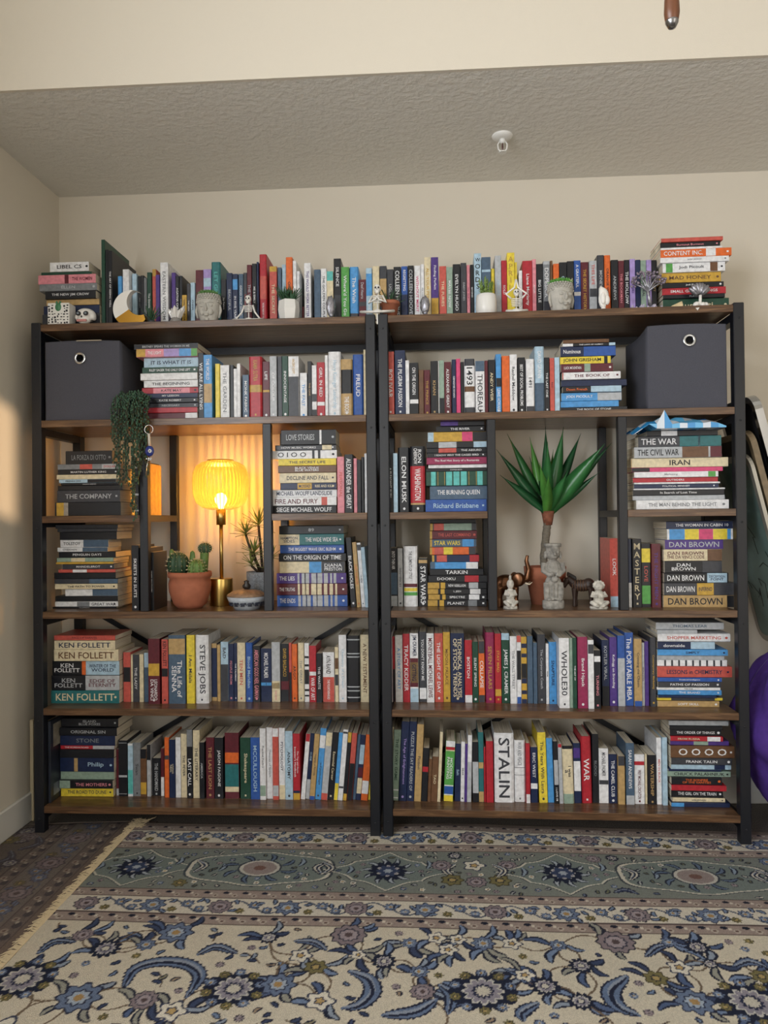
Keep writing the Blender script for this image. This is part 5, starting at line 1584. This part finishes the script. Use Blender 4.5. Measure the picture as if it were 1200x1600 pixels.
mb = MB()
for i in range(8): mb.ball(((.02+.0032*i)*k, 0, (.09+.0018*i)*k), (.004*k, .003*k, .009*k), 8, 6)
mb.build('mane', mat('mane_wood', '#1d1512', .6), t, True)
mb = MB()
for i in range(8):
    xx = (-.032+i*.0085)*k; rr = math.sqrt(max(.05, 1-(xx/(.037*k))**2))
    mb.tube([(xx, .0188*k*rr*math.cos(a)*1.02, .068*k+.0198*k*rr*math.sin(a)*1.02) for a in [2*PI*q/16 for q in range(17)]], .0009, 4, cap=False)
mb.build('stripes', mat('stripe_tan', '#7a5a42', .6), t, True)

# ------------------------------------------------------------------ blue bag on the stack
BAG = attr_mat('glossy_plastic', .22)
st_top = max(r['z']+r['t'] for r in BOOKS if r['kind'] == 'S' and r['place'] == 'palm bookcase outer upper')
xa = at('R', 984, 670, .02)[0]; xb = at('R', 1125, 670, .02)[0]; rnd = random.Random(4); nx, ny = 12, 8; vs = []; base = []
zt = lambda py, px=1050: at('R', px, py, .03)[1]
for j in range(ny+1):
    for i in range(nx+1):
        u, v = i/nx, j/ny; X = xa+(xb-xa)*u; Y = -.034+.21*v
        Z = st_top+.006+.034*math.sin(PI*min(1, max(.0, (u-.06)/.94)))**.35*(.55+.45*math.sin(PI*min(1, v+.35)))*min(1, v*2.4+.35)+rnd.uniform(-.004, .005)
        if u < .16: Z -= (.16-u)*.12*(1-v*.5); Y -= .008
        if i == 4 and j in (1, 2): Z += .016
        Z = min(Z, ZT[1]-TH-.004) if Y > -.012 else Z+.004*math.sin(9*u)
        if i == 4 and j <= 1: Z = ZT[1]-TH+(.014 if j == 0 else -.004)
        Z = max(Z, st_top+.0015 if u > .2 else st_top-.02)
        vs.append(loc('R', X, Y, Z)); base.append(loc('R', X, Y, max(st_top+.0008, 0) if u > .2 else Z-.002))
m_ = len(vs); mb = MB(); mb.v = [tuple(v) for v in vs+base]; cols = [lin('#2f8fd0'), lin('#cfdbe8'), lin('#5db0e2'), lin('#b9bfc6'), lin('#1f6fb8'), lin('#e4ebf2')]
for j in range(ny):
    for i in range(nx):
        q = j*(nx+1)+i; c = cols[(i//3+2*(j//2)+(i*j) % 2) % 6]; mb.f.append((q, q+1, q+nx+2, q+nx+1)); mb.c.append(c); mb.f.append((m_+q, m_+q+nx+1, m_+q+nx+2, m_+q+1)); mb.c.append(c)
def edge(a, b): mb.f.append((a, m_+a, m_+b, b)); mb.c.append(cols[len(mb.f) % 3])
for i in range(nx): edge(i, i+1); edge(ny*(nx+1)+i+1, ny*(nx+1)+i)
for j in range(ny): edge((j+1)*(nx+1), j*(nx+1)); edge(j*(nx+1)+nx, (j+1)*(nx+1)+nx)
mb.m = [0]*len(mb.f); tag(mb.build('plastic_bag', BAG), 'crumpled blue and white plastic bag lying on book stack', 'bag')

# ------------------------------------------------------------------ things around the cases
# big magazine standing at the wall end of the bottom shelf
t = thing('large_magazine', 'large dark magazine standing at the end of bottom shelf', 'magazine', loc('L', -1.1655+.005, .03, ZB6['L']), UN['L'][0])
MB().cbox(-.0045, .0045, 0, .26, 0, .285, .001).build('cover', mat('magazine_dark', '#2a2f3a', .4, noise=.5, nscale=9), t)
MB().box(.0043, .0050, .02, .24, .19, .27).build('cover_photo', mat('magazine_photo', '#8b8577', .4, noise=.4, nscale=25), t)
MB().box(.0043, .0050, .02, .24, .02, .06).build('cover_photo', mat('magazine_photo2', '#6c7480', .4, noise=.4, nscale=25), t)
# thin board between case and wall
P0 = floor_at(50.5, 1283); zt_ = plane_at(50, 1125, 1, P0[1])[2]
t = thing('leaning_board', 'thin cream board standing between bookcase and left wall', 'board', (P0[0], P0[1], 0), 0)
MB().cbox(-.006, .006, 0, min(.16, .34-P0[1]), 0, zt_, .001).build('panel', mat('cream_board', '#b9aa8e', .7, noise=.1, nscale=30), t)
MB().box(-.0062, .0062, -.0015, .0005, .002, zt_-.002).build('edge_band', mat('board_edge', '#c9bc9f', .6), t)

# leaning frames against the right side of the palm bookcase
def frame_at(name, label, xt, zt, xb, zb, th, y0, y1, mt, inner, glass):
    # a panel leaning to the left: foot at xb, head at xt
    L_ = math.hypot(xb-xt, zt-zb); an = math.atan2(xb-xt, zt-zb); t = thing(name, label, 'picture frame', (xb, (y0+y1)/2, zb), 0, 'frames leaning beside the bookcase')
    t.rotation_euler = (0, -an, 0); w_ = (y1-y0)/2; fr = .022; rc = .05
    def ring(off):
        out = []; c = rc-off if rc > off else .003
        for (cy, cz, a0) in ((w_-rc, L_-rc, 0), (-w_+rc, L_-rc, PI/2), (-w_+rc, rc, PI), (w_-rc, rc, 1.5*PI)):
            for k in range(7):
                a = a0+PI/2*k/6; out.append((cy+c*math.cos(a), cz+c*math.sin(a)))
        return out
    o, i_ = ring(0), ring(fr); n = len(o); vs = [(x, a, b) for x in (0, th) for R_ in (o, i_) for a, b in R_]
    mb = MB(); fs = []
    for k in range(n):
        q = (k+1) % n; fs += [(k, q, n+q, n+k), (2*n+k, 3*n+k, 3*n+q, 2*n+q), (k, 2*n+k, 2*n+q, q), (n+k, n+q, 3*n+q, 3*n+k)]
    mb.add(vs, fs).build('frame', mt, t, False)
    vs = [(x, a, b) for x in (th*.3, th*.6) for a, b in ring(fr-.002)]
    MB().add(vs, [tuple(range(n))[::-1], tuple(range(n, 2*n))]+[(k, (k+1) % n, n+(k+1) % n, n+k) for k in range(n)]).build('panel', inner, t)
    if glass:
        MB().box(th*.1, th*.22, -w_+fr, w_-fr, fr, L_-fr).build('glass_pane', glass, t)
    return t, L_, w_
xr = 1.214; PRNT = mat('pale_print', '#a9bdb8', .25, noise=.15, nscale=12)
GLS = mat('picture_glass', '#dfe8e8', .05); b_ = GLS.node_tree.nodes['Principled BSDF']; b_.inputs['Transmission Weight'].default_value = 1; b_.inputs['IOR'].default_value = 1.1
fr1 = frame_at('picture_frame', 'pale line-drawing picture in thin frame leaning nearest the bookcase', xr+.004, 1.28, xr+.163, .626, .012, .0, .30, mat('silver_frame', '#a8a59c', .35, metal=.6), PRNT, GLS)
mb = MB(); rnd = random.Random(9)
for k in range(9):
    y = rnd.uniform(-.1, .1); z = rnd.uniform(.15, .5); pts = [(-.0005+.003, y, z)]
    for q in range(4): y += rnd.uniform(-.05, .05); z += rnd.uniform(-.07, .03); pts.append((.0025, max(-.12, min(.12, y)), z))
    mb.tube(pts, .0013, 4)
mb.build('line_drawing', INK, fr1[0])
frame_at('picture_frame', 'brown-edged frame leaning between the line drawing and chrome frame', xr+.014, 1.36, xr+.188, .645, .02, .02, .31, mat('brown_frame', '#7d6d55', .5, noise=.2, nscale=40), mat('frame_back', '#3a3a38', .8), None)
frame_at('picture_frame', 'dark panel with chrome rounded frame leaning outermost beside bookcase', xr+.022, 1.475, xr+.227, .655, .026, .01, .30, CHROME, DARK, None)

# purple beanbag
P0 = floor_at(1215, 1262); t = thing('beanbag', 'purple beanbag slumped beside the palm bookcase', 'beanbag', (1.478, .075, .006), 0)
PURP = mat('purple_fabric', '#553593', .75, noise=.12, nscale=60, bump=.5, bscale=30)
def bagfn(v):
    a = math.atan2(v.y, v.x); return 1+.05*math.sin(3*a+1)+.03*math.sin(7*a+4*v.z)-.10*max(0, v.z)**3+.04*math.sin(9*v.z+2*a)*(1-abs(v.z))+.022*math.sin(13*v.z+5*a+2*math.sin(4*a))+.018*abs(math.sin(6*a+3*v.z))+.012*math.sin(23*a+9*v.z)*max(0, v.z)
mb = MB().ball((0, 0, .30), (.265, .25, .35), 72, 48, fn=bagfn); mb.v = [(x, min(y, .27), max(.004, z)) for x, y, z in mb.v]
mb.v = [(x*(1-.35*max(0, .3-z)/.3) , y, z) for x, y, z in mb.v]
mb.v = [(max(x, -.264), y, z) for x, y, z in mb.v]; mb.build('body', PURP, t, True)
mb = MB()
for k in range(6):
    a0 = k*PI/3; mb.tube([((.28)*math.cos(b)*math.cos(a0)*1.0, .265*math.cos(b)*math.sin(a0), .30+.365*math.sin(b)) for b in [-.4+q*.19 for q in range(10)]], .003, 5)
mb.v = [(max(x, -.266), min(y, .275), z) for x, y, z in mb.v]; mb.build('seam', mat('dark_purple', '#3a2468', .8), t, True)
MB().lathe([(.10, .615), (.09, .635), (.05, .65), (.001, .652)], 24).build('top_cap', mat('dark_purple', '#3a2468', .8), t, True)
MB().box(-.155, -.125, -.17, -.165, .565, .585).build('white_label', WHITEC, t)

# ------------------------------------------------------------------ rugs: woven design computed point by point
class Weave:
    def __init__(s, x0, x1, y0, y1, dx, dy, bg):
        s.gx = np.arange(x0, x1+dx/2, dx); s.gy = np.arange(y0, y1+dy/2, dy); s.A = np.empty((len(s.gy), len(s.gx), 3)); s.A[:] = lin(bg); s.dx, s.dy = dx, dy
    def win(s, cx, cy, rx, ry=None):
        ry = ry or rx
        i0, i1 = np.searchsorted(s.gx, (cx-rx, cx+rx)); j0, j1 = np.searchsorted(s.gy, (cy-ry, cy+ry))
        if i0 >= i1 or j0 >= j1: return None
        return (slice(j0, j1), slice(i0, i1)), s.gx[i0:i1][None, :]-cx, s.gy[j0:j1][:, None]-cy
    def blob(s, cx, cy, r, layers, n=0, amp=0, rot=0, asp=1, spike=False):
        w_ = s.win(cx, cy, r*1.5*max(1, 1/asp))
        if not w_: return
        sl, U, V = w_; c, q = math.cos(rot), math.sin(rot); u = (U*c+V*q); v = (-U*q+V*c)/asp
        th = np.arctan2(v, u); rho = np.hypot(u, v)/r
        sh = 1+amp*(np.abs(np.cos(n*th/2))*2-1 if spike else np.cos(n*th)) if n else 1
        for k, col in layers: s.A[sl][rho < k*sh] = lin(col)
    def stroke(s, pts, w0, col, w1=None, taper=True, step=.004):
        P = [np.array(p, float) for p in pts]; out = []
        if len(P) > 2:                                   # Catmull-Rom
            Q = [2*P[0]-P[1]]+P+[2*P[-1]-P[-2]]
            for i in range(1, len(Q)-2):
                m = max(2, int(np.linalg.norm(Q[i+1]-Q[i])/step))
                for k in range(m):
                    t = k/m; out.append(.5*((2*Q[i])+(-Q[i-1]+Q[i+1])*t+(2*Q[i-1]-5*Q[i]+4*Q[i+1]-Q[i+2])*t*t+(-Q[i-1]+3*Q[i]-3*Q[i+1]+Q[i+2])*t**3))
        else:
            m = max(2, int(np.linalg.norm(P[1]-P[0])/step)); out = [P[0]+(P[1]-P[0])*k/m for k in range(m)]
        n = len(out); c = lin(col)
        for k, p in enumerate(out):
            f = k/max(1, n-1); r = w0*(math.sin(PI*(f*.92+.06))**.7 if taper else 1)+.0012
            w_ = s.win(p[0], p[1], r+.003)
            if w_: s.A[w_[0]][np.hypot(w_[1], w_[2]) < r] = c
        return out
    def leaf(s, x, y, a, L_, wd, c1, c2='#262c42'):
        e = (x+L_*math.cos(a), y+L_*math.sin(a)); m = ((x+e[0])/2+.18*L_*math.sin(a), (y+e[1])/2-.18*L_*math.cos(a))
        s.stroke([(x, y), m, e], wd+.003, c2); s.stroke([(x, y), m, e], wd*.6, c1)
    def feather(s, pts, wd, c1='#60779c', c2='#232a44', c3='#8c99ad'):
        o = s.stroke(pts, wd+.004, c2)
        n = len(o)
        for k in range(2, n-2, 3):                       # serrated outer edge
            d = o[k+1]-o[k-1]; d /= np.linalg.norm(d)+1e-9; nn = np.array([-d[1], d[0]]); f = k/n; r = (wd+.004)*math.sin(PI*(f*.92+.06))**.7
            s.blob(*(o[k]+nn*r), .0045, [(1, c2)]); s.blob(*(o[k]-nn*r*1.0), .004, [(1, c2)])
        s.stroke(pts, wd, c1)
        sh = [np.array(p)+np.array((.0, wd*.3)) for p in pts]; s.stroke(sh, wd*.3, c3)
        s.stroke([np.array(p)-np.array((0, wd*.25)) for p in pts], wd*.22, c2)
    def flower(s, x, y, r, kind):
        if kind == 'ivory': s.blob(x, y, r, [(1, '#39415c'), (.84, '#ded8c6'), (.42, '#39415c'), (.28, '#c2a05a')], 5, .2)
        elif kind == 'blue': s.blob(x, y, r, [(1, '#28304c'), (.88, '#64789a'), (.55, '#28304c'), (.46, '#9fb0c4'), (.25, '#b08a48')], 8, .14)
        elif kind == 'mauve': s.blob(x, y, r, [(1, '#2c2f40'), (.9, '#8b7c82'), (.6, '#3c3d50'), (.5, '#a2949a'), (.22, '#5a4a4c')], 10, .08)
        elif kind == 'navy': s.blob(x, y, r, [(1, '#1f2740'), (.62, '#c9c6bd'), (.54, '#8f8a98'), (.34, '#2a3150'), (.24, '#c9c3b2')], 12, .16, spike=True)
        elif kind == 'olive': s.blob(x, y, r, [(1, '#4b4630'), (.86, '#7e7544'), (.45, '#3a3b3c'), (.3, '#b39a55')], 7, .14)
RNG = random.Random(21)
def guard(wv, y0, y1, x0, x1, along='x'):
    ym = (y0+y1)/2; h = abs(y1-y0)/2
    def put(x, y, r, c, **k): wv.blob(*((x, y) if along == 'x' else (y, x)), r, [(1, c)], **k)
    x = x0; i = 0
    while x < x1:
        put(x, ym+h*.35, h*.42, '#20263a', asp=.7 if along == 'x' else 1.4); put(x+.028, ym-h*.35, h*.4, '#b9ab9c'); put(x+.028, ym-h*.35, h*.2, '#6b4f48')
        put(x+.014, ym+.1*h, h*.22, '#d2c7b4'); x += .056
def rosette_band(wv, y0, y1, x0, x1, along='x', kinds=('mauve', 'blue'), bg=None):
    ym = (y0+y1)/2; h = abs(y1-y0)/2; x = x0; i = 0; T = (lambda a, b: (a, b)) if along == 'x' else (lambda a, b: (b, a))
    while x < x1+.2:
        wv.stroke([T(x, ym), T(x+.045, ym+h*.7), T(x+.095, ym), T(x+.14, ym-h*.7), T(x+.19, ym)], .0022, '#5b6577', taper=False)
        wv.flower(*T(x, ym), h*.78, kinds[i % 2]); wv.flower(*T(x+.095, ym+h*.25), h*.42, 'blue'); wv.flower(*T(x+.06, ym-h*.45), h*.3, 'olive'); wv.flower(*T(x+.135, ym-h*.3), h*.33, 'blue')
        for dx_, dv in ((.045, .35), (.12, .5), (.15, .4), (.03, -.5)):
            a = RNG.uniform(0, 6.28); p = T(x+dx_, ym+h*dv); wv.leaf(p[0], p[1], a, .026, .004, '#6f86a8')
        x += .19; i += 1
def build_rug(name, wv, zf, parent, m, yoff=None):
    nx, ny = len(wv.gx), len(wv.gy); X, Y = np.meshgrid(wv.gx, wv.gy)
    if yoff is not None: Y = yoff(X, Y)
    Z = zf(X, Y); co = np.stack([X, Y, Z], -1).reshape(-1, 3); n0 = nx*ny
    idx = np.arange(n0).reshape(ny, nx); quads = np.stack([idx[:-1, :-1], idx[:-1, 1:], idx[1:, 1:], idx[1:, :-1]], -1).reshape(-1, 4)
    ring = np.concatenate([idx[0, :], idx[1:, -1], idx[-1, -2::-1], idx[-2:0:-1, 0]]); rb = co[ring].copy(); rb[:, 2] = .0004
    rn = len(ring); k = np.arange(rn); side = np.stack([ring, n0+k, n0+(k+1) % rn, np.roll(ring, -1)], -1)
    co = np.concatenate([co, rb]); F_ = np.concatenate([quads, side])
    me = bpy.data.meshes.new(name); me.vertices.add(len(co)); me.vertices.foreach_set('co', co.ravel()); me.loops.add(F_.size); me.loops.foreach_set('vertex_index', F_.ravel().astype(np.int32))
    me.polygons.add(len(F_)); me.polygons.foreach_set('loop_start', (np.arange(len(F_))*4).astype(np.int32)); me.update(calc_edges=True)
    a = me.color_attributes.new('tint', 'FLOAT_COLOR', 'POINT'); c = np.ones((len(co), 4)); c[:n0, :3] = wv.A.reshape(-1, 3); c[n0:, :3] = wv.A.reshape(-1, 3)[ring]; a.data.foreach_set('color', c.ravel())
    me.polygons.foreach_set('use_smooth', np.ones(len(F_), bool)); me.materials.append(m); me.validate()
    o = bpy.data.objects.new(name, me); COL.objects.link(o); o.parent = parent; return o
PILE = attr_mat('wool_pile', .95, bump=1.0, bscale=420, spec=.15)
RX0, RX1, RY0, RY1 = -.872, 2.05, -1.75, .088
FIELD = '#d2c8b0'; wv = Weave(RX0, RX1, RY0, RY1, .0028, .0036, FIELD)
def band(y0, y1, c): wv.A[(wv.gy >= y1) & (wv.gy < y0)] = lin(c)
band(.2, .068, '#857468'); band(.068, .03, '#a08d83'); band(.03, -.066, '#d6cebb'); band(-.066, -.108, '#a08d83'); band(-.108, -.374, '#7f877f'); band(-.374, -.418, '#a08d83'); band(-.418, -.506, '#d6cebb'); band(-.506, -.55, '#a08d83')
for y in (.068, .03, -.066, -.108, -.374, -.418, -.506, -.55): band(y+.002, y-.0025, '#5a4a48')
for a, b in ((.068, .03), (-.066, -.108), (-.374, -.418), (-.506, -.55)): guard(wv, a, b, RX0, RX1)
rosette_band(wv, .03, -.066, RX0+.03, RX1); rosette_band(wv, -.418, -.506, RX0+.07, RX1)
fx = lambda px, py: floor_at(px, py)[:2]
# the wide green border: lobed cartouches alternating with oval ones
for i, (px, kind) in enumerate(((-30, 'o'), (207, 'd'), (404, 'o'), (606, 'd'), (742, 'g'), (878, 'd'), (1081, 'o'), (1290, 'd'), (1500, 'o'))):
    x = fx(px, 1366)[0]; y = -.24; w_ = wv.win(x, y, .27, .13)
    if kind in 'do' and w_:
        sl, U, V = w_; th = np.arctan2(V/.112, U/.2)
        rho = (np.abs(U)/.205+np.abs(V)/.125+.10*np.abs(np.sin(4*th))) if kind == 'd' else np.hypot(U/.235, V/.105)*(1+.05*np.cos(6*th))
        wv.A[sl][rho < .93] = lin('#778580'); wv.A[sl][(rho > .94) & (rho < .99)] = lin('#cfcab8'); wv.A[sl][(rho > .99) & (rho < 1.025)] = lin('#434d55')
        for sx in (-1, 1):
            wv.feather([(x+sx*.205, y+.045), (x+sx*.175, y+.01), (x+sx*.2, y-.035)], .008, '#cfcab8'); wv.leaf(x+sx*.12, y+.02*sx, PI/2, .05, .006, '#8ba0b4')
    if kind == 'd':
        for k in range(10):
            a = 2*PI*k/10; wv.leaf(x+.035*math.cos(a), y+.035*math.sin(a), a, .05, .006, '#a9b4bf')
        wv.flower(x, y, .052, 'navy'); wv.blob(x, y, .03, [(1, '#33456b'), (.4, '#a3aebb')], 6, .2)
    elif kind == 'o':
        wv.blob(x, y, .062, [(1.1, '#39414f'), (1, '#c6c2b6'), (.84, '#9a8a86'), (.3, '#7d5a50')], 0, 0, 0, .8)
        for k in range(8):
            a = 2*PI*k/8+.4; wv.leaf(x+.075*math.cos(a), y+.05*math.sin(a), a+.6, .05, .006, '#5d7390')
    else:
        for dx_, dy_, kd in ((0, .04, 'ivory'), (-.07, -.05, 'olive'), (.07, -.05, 'olive'), (0, -.06, 'mauve'), (-.1, .04, 'mauve'), (.1, .04, 'mauve')): wv.flower(x+dx_, y+dy_, .032, kd)
def clear(wv, x, y, r, cols):
    w_ = wv.win(x, y, r)
    if w_ is None: return False
    q = wv.A[w_[0]].reshape(-1, 3); return any(np.abs(q-np.array(lin(c))).max() < .004 for c in cols)
for _ in range(2600):
    x, y = RNG.uniform(RX0+.02, RX1-.02), RNG.uniform(-.36, -.122); big = _ < 500
    if not clear(wv, x, y, .026 if big else .012, ('#7f877f', '#778580')): continue
    r = RNG.random()
    if big and r < .55: wv.flower(x, y, RNG.uniform(.018, .026), RNG.choice(['ivory', 'olive', 'mauve', 'blue', 'navy']))
    elif big: wv.feather([(x-.035, y), (x, y+.016), (x+.035, y-.01)], .005, '#3b4f78')
    elif r < .6: wv.leaf(x, y, RNG.uniform(0, 6), RNG.uniform(.014, .024), .0034, RNG.choice(['#a9aeae', '#5d6c86', '#6d6f55', '#c9c4b4']))
    else: wv.flower(x, y, .0095, RNG.choice(['ivory', 'mauve', 'blue']))
# the ivory field
def fpt(*pp): return [tuple(fx(a, b)) for a, b in pp]
anch = [(755,1555,.085,'navy'), (365,1552,.078,'navy'), (1175,1572,.085,'navy'), (123,1565,.062,'blue'), (35,1535,.085,'navy'), (435,1545,.05,'blue'), (1085,1572,.052,'blue'), (493,1517,.034,'olive'), (1025,1535,.034,'olive'),
    (420,1470,.03,'navy'), (470,1499,.033,'ivory'), (640,1480,.026,'blue'), (700,1490,.03,'ivory'), (682,1472,.03,'ivory'), (715,1474,.026,'ivory'), (800,1480,.03,'ivory'), (755,1480,.036,'blue'), (872,1482,.028,'blue'), (908,1515,.034,'navy'), (1045,1478,.024,'blue'), (1090,1486,.034,'navy'), (1062,1518,.034,'ivory'),
    (130,1467,.034,'mauve'), (165,1488,.044,'navy'), (228,1482,.03,'blue'), (600,1508,.034,'navy'), (655,1524,.028,'blue'), (852,1548,.04,'navy'), (908,1572,.034,'navy'), (1190,1532,.03,'olive'), (560,1498,.022,'ivory'), (500,1570,.04,'ivory'), (225,1570,.04,'mauve'), (268,1588,.04,'ivory'), (820,1530,.03,'ivory'), (660,1555,.036,'mauve'), (1110,1512,.022,'navy'), (545,1467,.058,'mauve'), (962,1477,.06,'mauve'), (275,1462,.055,'blue')]
RNG.seed(5); pts = [(*fx(a, b), r*.8, k) for a, b, r, k in anch]
for _ in range(420):
    x, y = RNG.uniform(RX0+.05, RX1-.05), RNG.uniform(RY0+.05, -.60)
    if all(math.hypot(x-p[0], y-p[1]) > p[2]+.095 for p in pts): pts.append((x, y, RNG.choice([.02, .024, .03, .044]), RNG.choice(['blue', 'ivory', 'navy', 'mauve', 'olive', 'navy'])))
for i, a in enumerate(pts):                              # brown stems between neighbours
    nb = sorted(pts, key=lambda b: (b[0]-a[0])**2+(b[1]-a[1])**2)[1:3]
    for b in nb: wv.stroke([(a[0], a[1]), ((a[0]+b[0])/2+(b[1]-a[1])*.25, (a[1]+b[1])/2-(b[0]-a[0])*.25), (b[0], b[1])], .0017, '#77644f', taper=False)
    for k in range(4):
        an = RNG.uniform(0, 6.28); wv.leaf(a[0]+a[2]*.9*math.cos(an), a[1]+a[2]*.9*math.sin(an), an+RNG.uniform(-.7, .7), RNG.uniform(.035, .07), RNG.uniform(.006, .010), RNG.choice(['#6f88ae', '#8c9cb0', '#4d648f', '#9a9a8c', '#39496e']))
for pl_, wd in (([(195,1547),(212,1520),(250,1509),(292,1513),(312,1532),(290,1568)],.022), ([(548,1524),(575,1535),(582,1556),(562,1576),(532,1582)],.022), ([(978,1533),(955,1556),(966,1580),(1002,1596)],.024), ([(688,1545),(706,1562),(700,1592)],.016),
    ([(1148,1516),(1172,1509),(1202,1520)],.014), ([(310,1497),(338,1485),(372,1496)],.014), ([(462,1476),(490,1478),(512,1492)],.013), ([(600,1592),(650,1586),(684,1566)],.02), ([(790,1520),(815,1530),(820,1545)],.012), ([(1010,1500),(1030,1485),(1055,1482)],.011), ([(60,1495),(85,1478),(120,1478)],.012), ([(840,1575),(815,1590),(820,1605)],.016)):
    wv.feather(fpt(*pl_), wd*.72)
for x, y, r, k in pts:
    wv.flower(x, y, r, k)
    if r > .06:
        for q in range(10):
            a = 2*PI*q/10+.3; wv.flower(x+r*.98*math.cos(a), y+r*.98*math.sin(a), .013, 'olive' if q % 2 else 'blue')
for _ in range(5200):                                    # small sprays in the gaps of the field
    x, y = RNG.uniform(RX0+.03, RX1-.03), RNG.uniform(-1.35, -.57); big = _ < 1500
    if not clear(wv, x, y, .034 if big else .017, (FIELD,)): continue
    a = RNG.uniform(0, 6.28); r = RNG.random()
    if big:
        wv.stroke([(x-.03*math.cos(a), y-.03*math.sin(a)), (x+.006*math.sin(a), y-.006*math.cos(a)), (x+.03*math.cos(a), y+.03*math.sin(a))], .0014, '#77644f', taper=False)
        for k in (-1, 0, 1): wv.leaf(x+k*.016*math.cos(a), y+k*.016*math.sin(a), a+(.9 if k % 2 else -.9), .024, .0042, RNG.choice(['#6f88ae', '#39496e', '#8c9cb0', '#8a8568']))
    elif r < .6: wv.leaf(x, y, a, RNG.uniform(.018, .028), .0036, RNG.choice(['#6f88ae', '#39496e', '#a08a70']))
    else: wv.flower(x, y, .011, RNG.choice(['mauve', 'blue', 'olive']))
wv.A = wv.A*.78+wv.A.mean(-1, keepdims=True)*.22
nz = np.random.RandomState(3).rand(*wv.A.shape[:2], 1); wv.A *= .86+.22*nz
gy_, gx_ = np.meshgrid(wv.gy, wv.gx, indexing='ij')
rug = thing('persian_rug', 'ivory and blue floral Persian rug with green border and fringe', 'rug', (0, 0, 0))
zf = lambda X, Y: .0095+.0018*np.sin(X*7+1)*np.sin(Y*9)+.0022*np.exp(-((X-.23)/.14)**2-((Y-.05)/.05)**2)*3.2+.0035*np.exp(-((X-.62)/.10)**2-((Y-.06)/.05)**2)
build_rug('woven_pile', wv, zf, rug, PILE, lambda X, Y: Y+.010*np.sin(X*3.1+.6)*np.clip((Y+.3)/.4, 0, 1)+.012*np.exp(-((X-.35)/.25)**2)*np.clip((Y+.1)/.2, 0, 1))
mb = MB(); rnd = random.Random(8); y = RY0
while y < RY1+.01:
    L_ = rnd.uniform(.016, .034); a = rnd.uniform(-.5, .5); mb.tube([(RX0+.004, y, .010), (RX0-L_*.5, y+L_*.3*a, .012+rnd.uniform(0, .004)), (RX0-L_, y+L_*a, .009)], [.0022, .0018, .0008], 5); y += rnd.uniform(.003, .0055)
for k in range(60):
    y = rnd.uniform(.03, .10); mb.tube([(RX0+rnd.uniform(0, .03), y, .012), (RX0+rnd.uniform(-.03, .05), y+rnd.uniform(.0, .035), .014)], [.002, .0007], 5)
o = mb.build('fringe', mat('fringe_wool', '#c9b795', .95), rug); o['kind'] = 'stuff'

# the muted rug under its left end
wu = Weave(XL+.018, RX0+.06, -1.75, .10, .0034, .0040, '#6f655e')
def vband(x0, x1, c): wu.A[:, (wu.gx >= x0) & (wu.gx < x1)] = lin(c)
vband(RX0-.05, RX0+.07, '#7d6c60'); vband(RX0-.105, RX0-.05, '#776b66'); vband(RX0-.22, RX0-.105, '#807873'); vband(RX0-.27, RX0-.22, '#776b66')
for x in (RX0-.05, RX0-.105, RX0-.22, RX0-.27): vband(x-.0025, x+.0025, '#453c3c')
guard(wu, RX0-.105, RX0-.05, -1.75, .1, 'y'); guard(wu, RX0-.27, RX0-.22, -1.75, .1, 'y'); rosette_band(wu, RX0-.22, RX0-.105, -1.74, .1, 'y', ('mauve', 'mauve'))
for k in range(60):
    x, y = RNG.uniform(XL+.02, RX0-.28), RNG.uniform(-1.7, .09); wu.flower(x, y, RNG.uniform(.02, .04), RNG.choice(['mauve', 'navy', 'olive', 'mauve'])) if k % 2 else wu.feather([(x-.03, y-.05), (x+.01, y), (x-.02, y+.06)], .008, '#4a5468')
wu.A = wu.A*.5+np.array(lin('#6a605b'))*.5; wu.A *= .85+.25*np.random.RandomState(4).rand(*wu.A.shape[:2], 1)
ru = thing('under_rug', 'muted taupe patterned rug lying under the Persian rug by the wall', 'rug', (XL, 0, 0)); ru.location = (0, 0, 0)
build_rug('woven_pile', wu, lambda X, Y: .0058+.001*np.sin(X*11)*np.sin(Y*8), ru, PILE, lambda X, Y: np.where(Y > -.2, -.2+(Y+.2)*(1+.36*(X-RX0)), Y))
MB().tube([(XL+.02, .062, .005), ((XL+RX0)/2, .085, .006), (RX0, .10, .006)], .0028, 6).build('bound_edge', mat('rug_binding', '#5c534d', .9), ru)
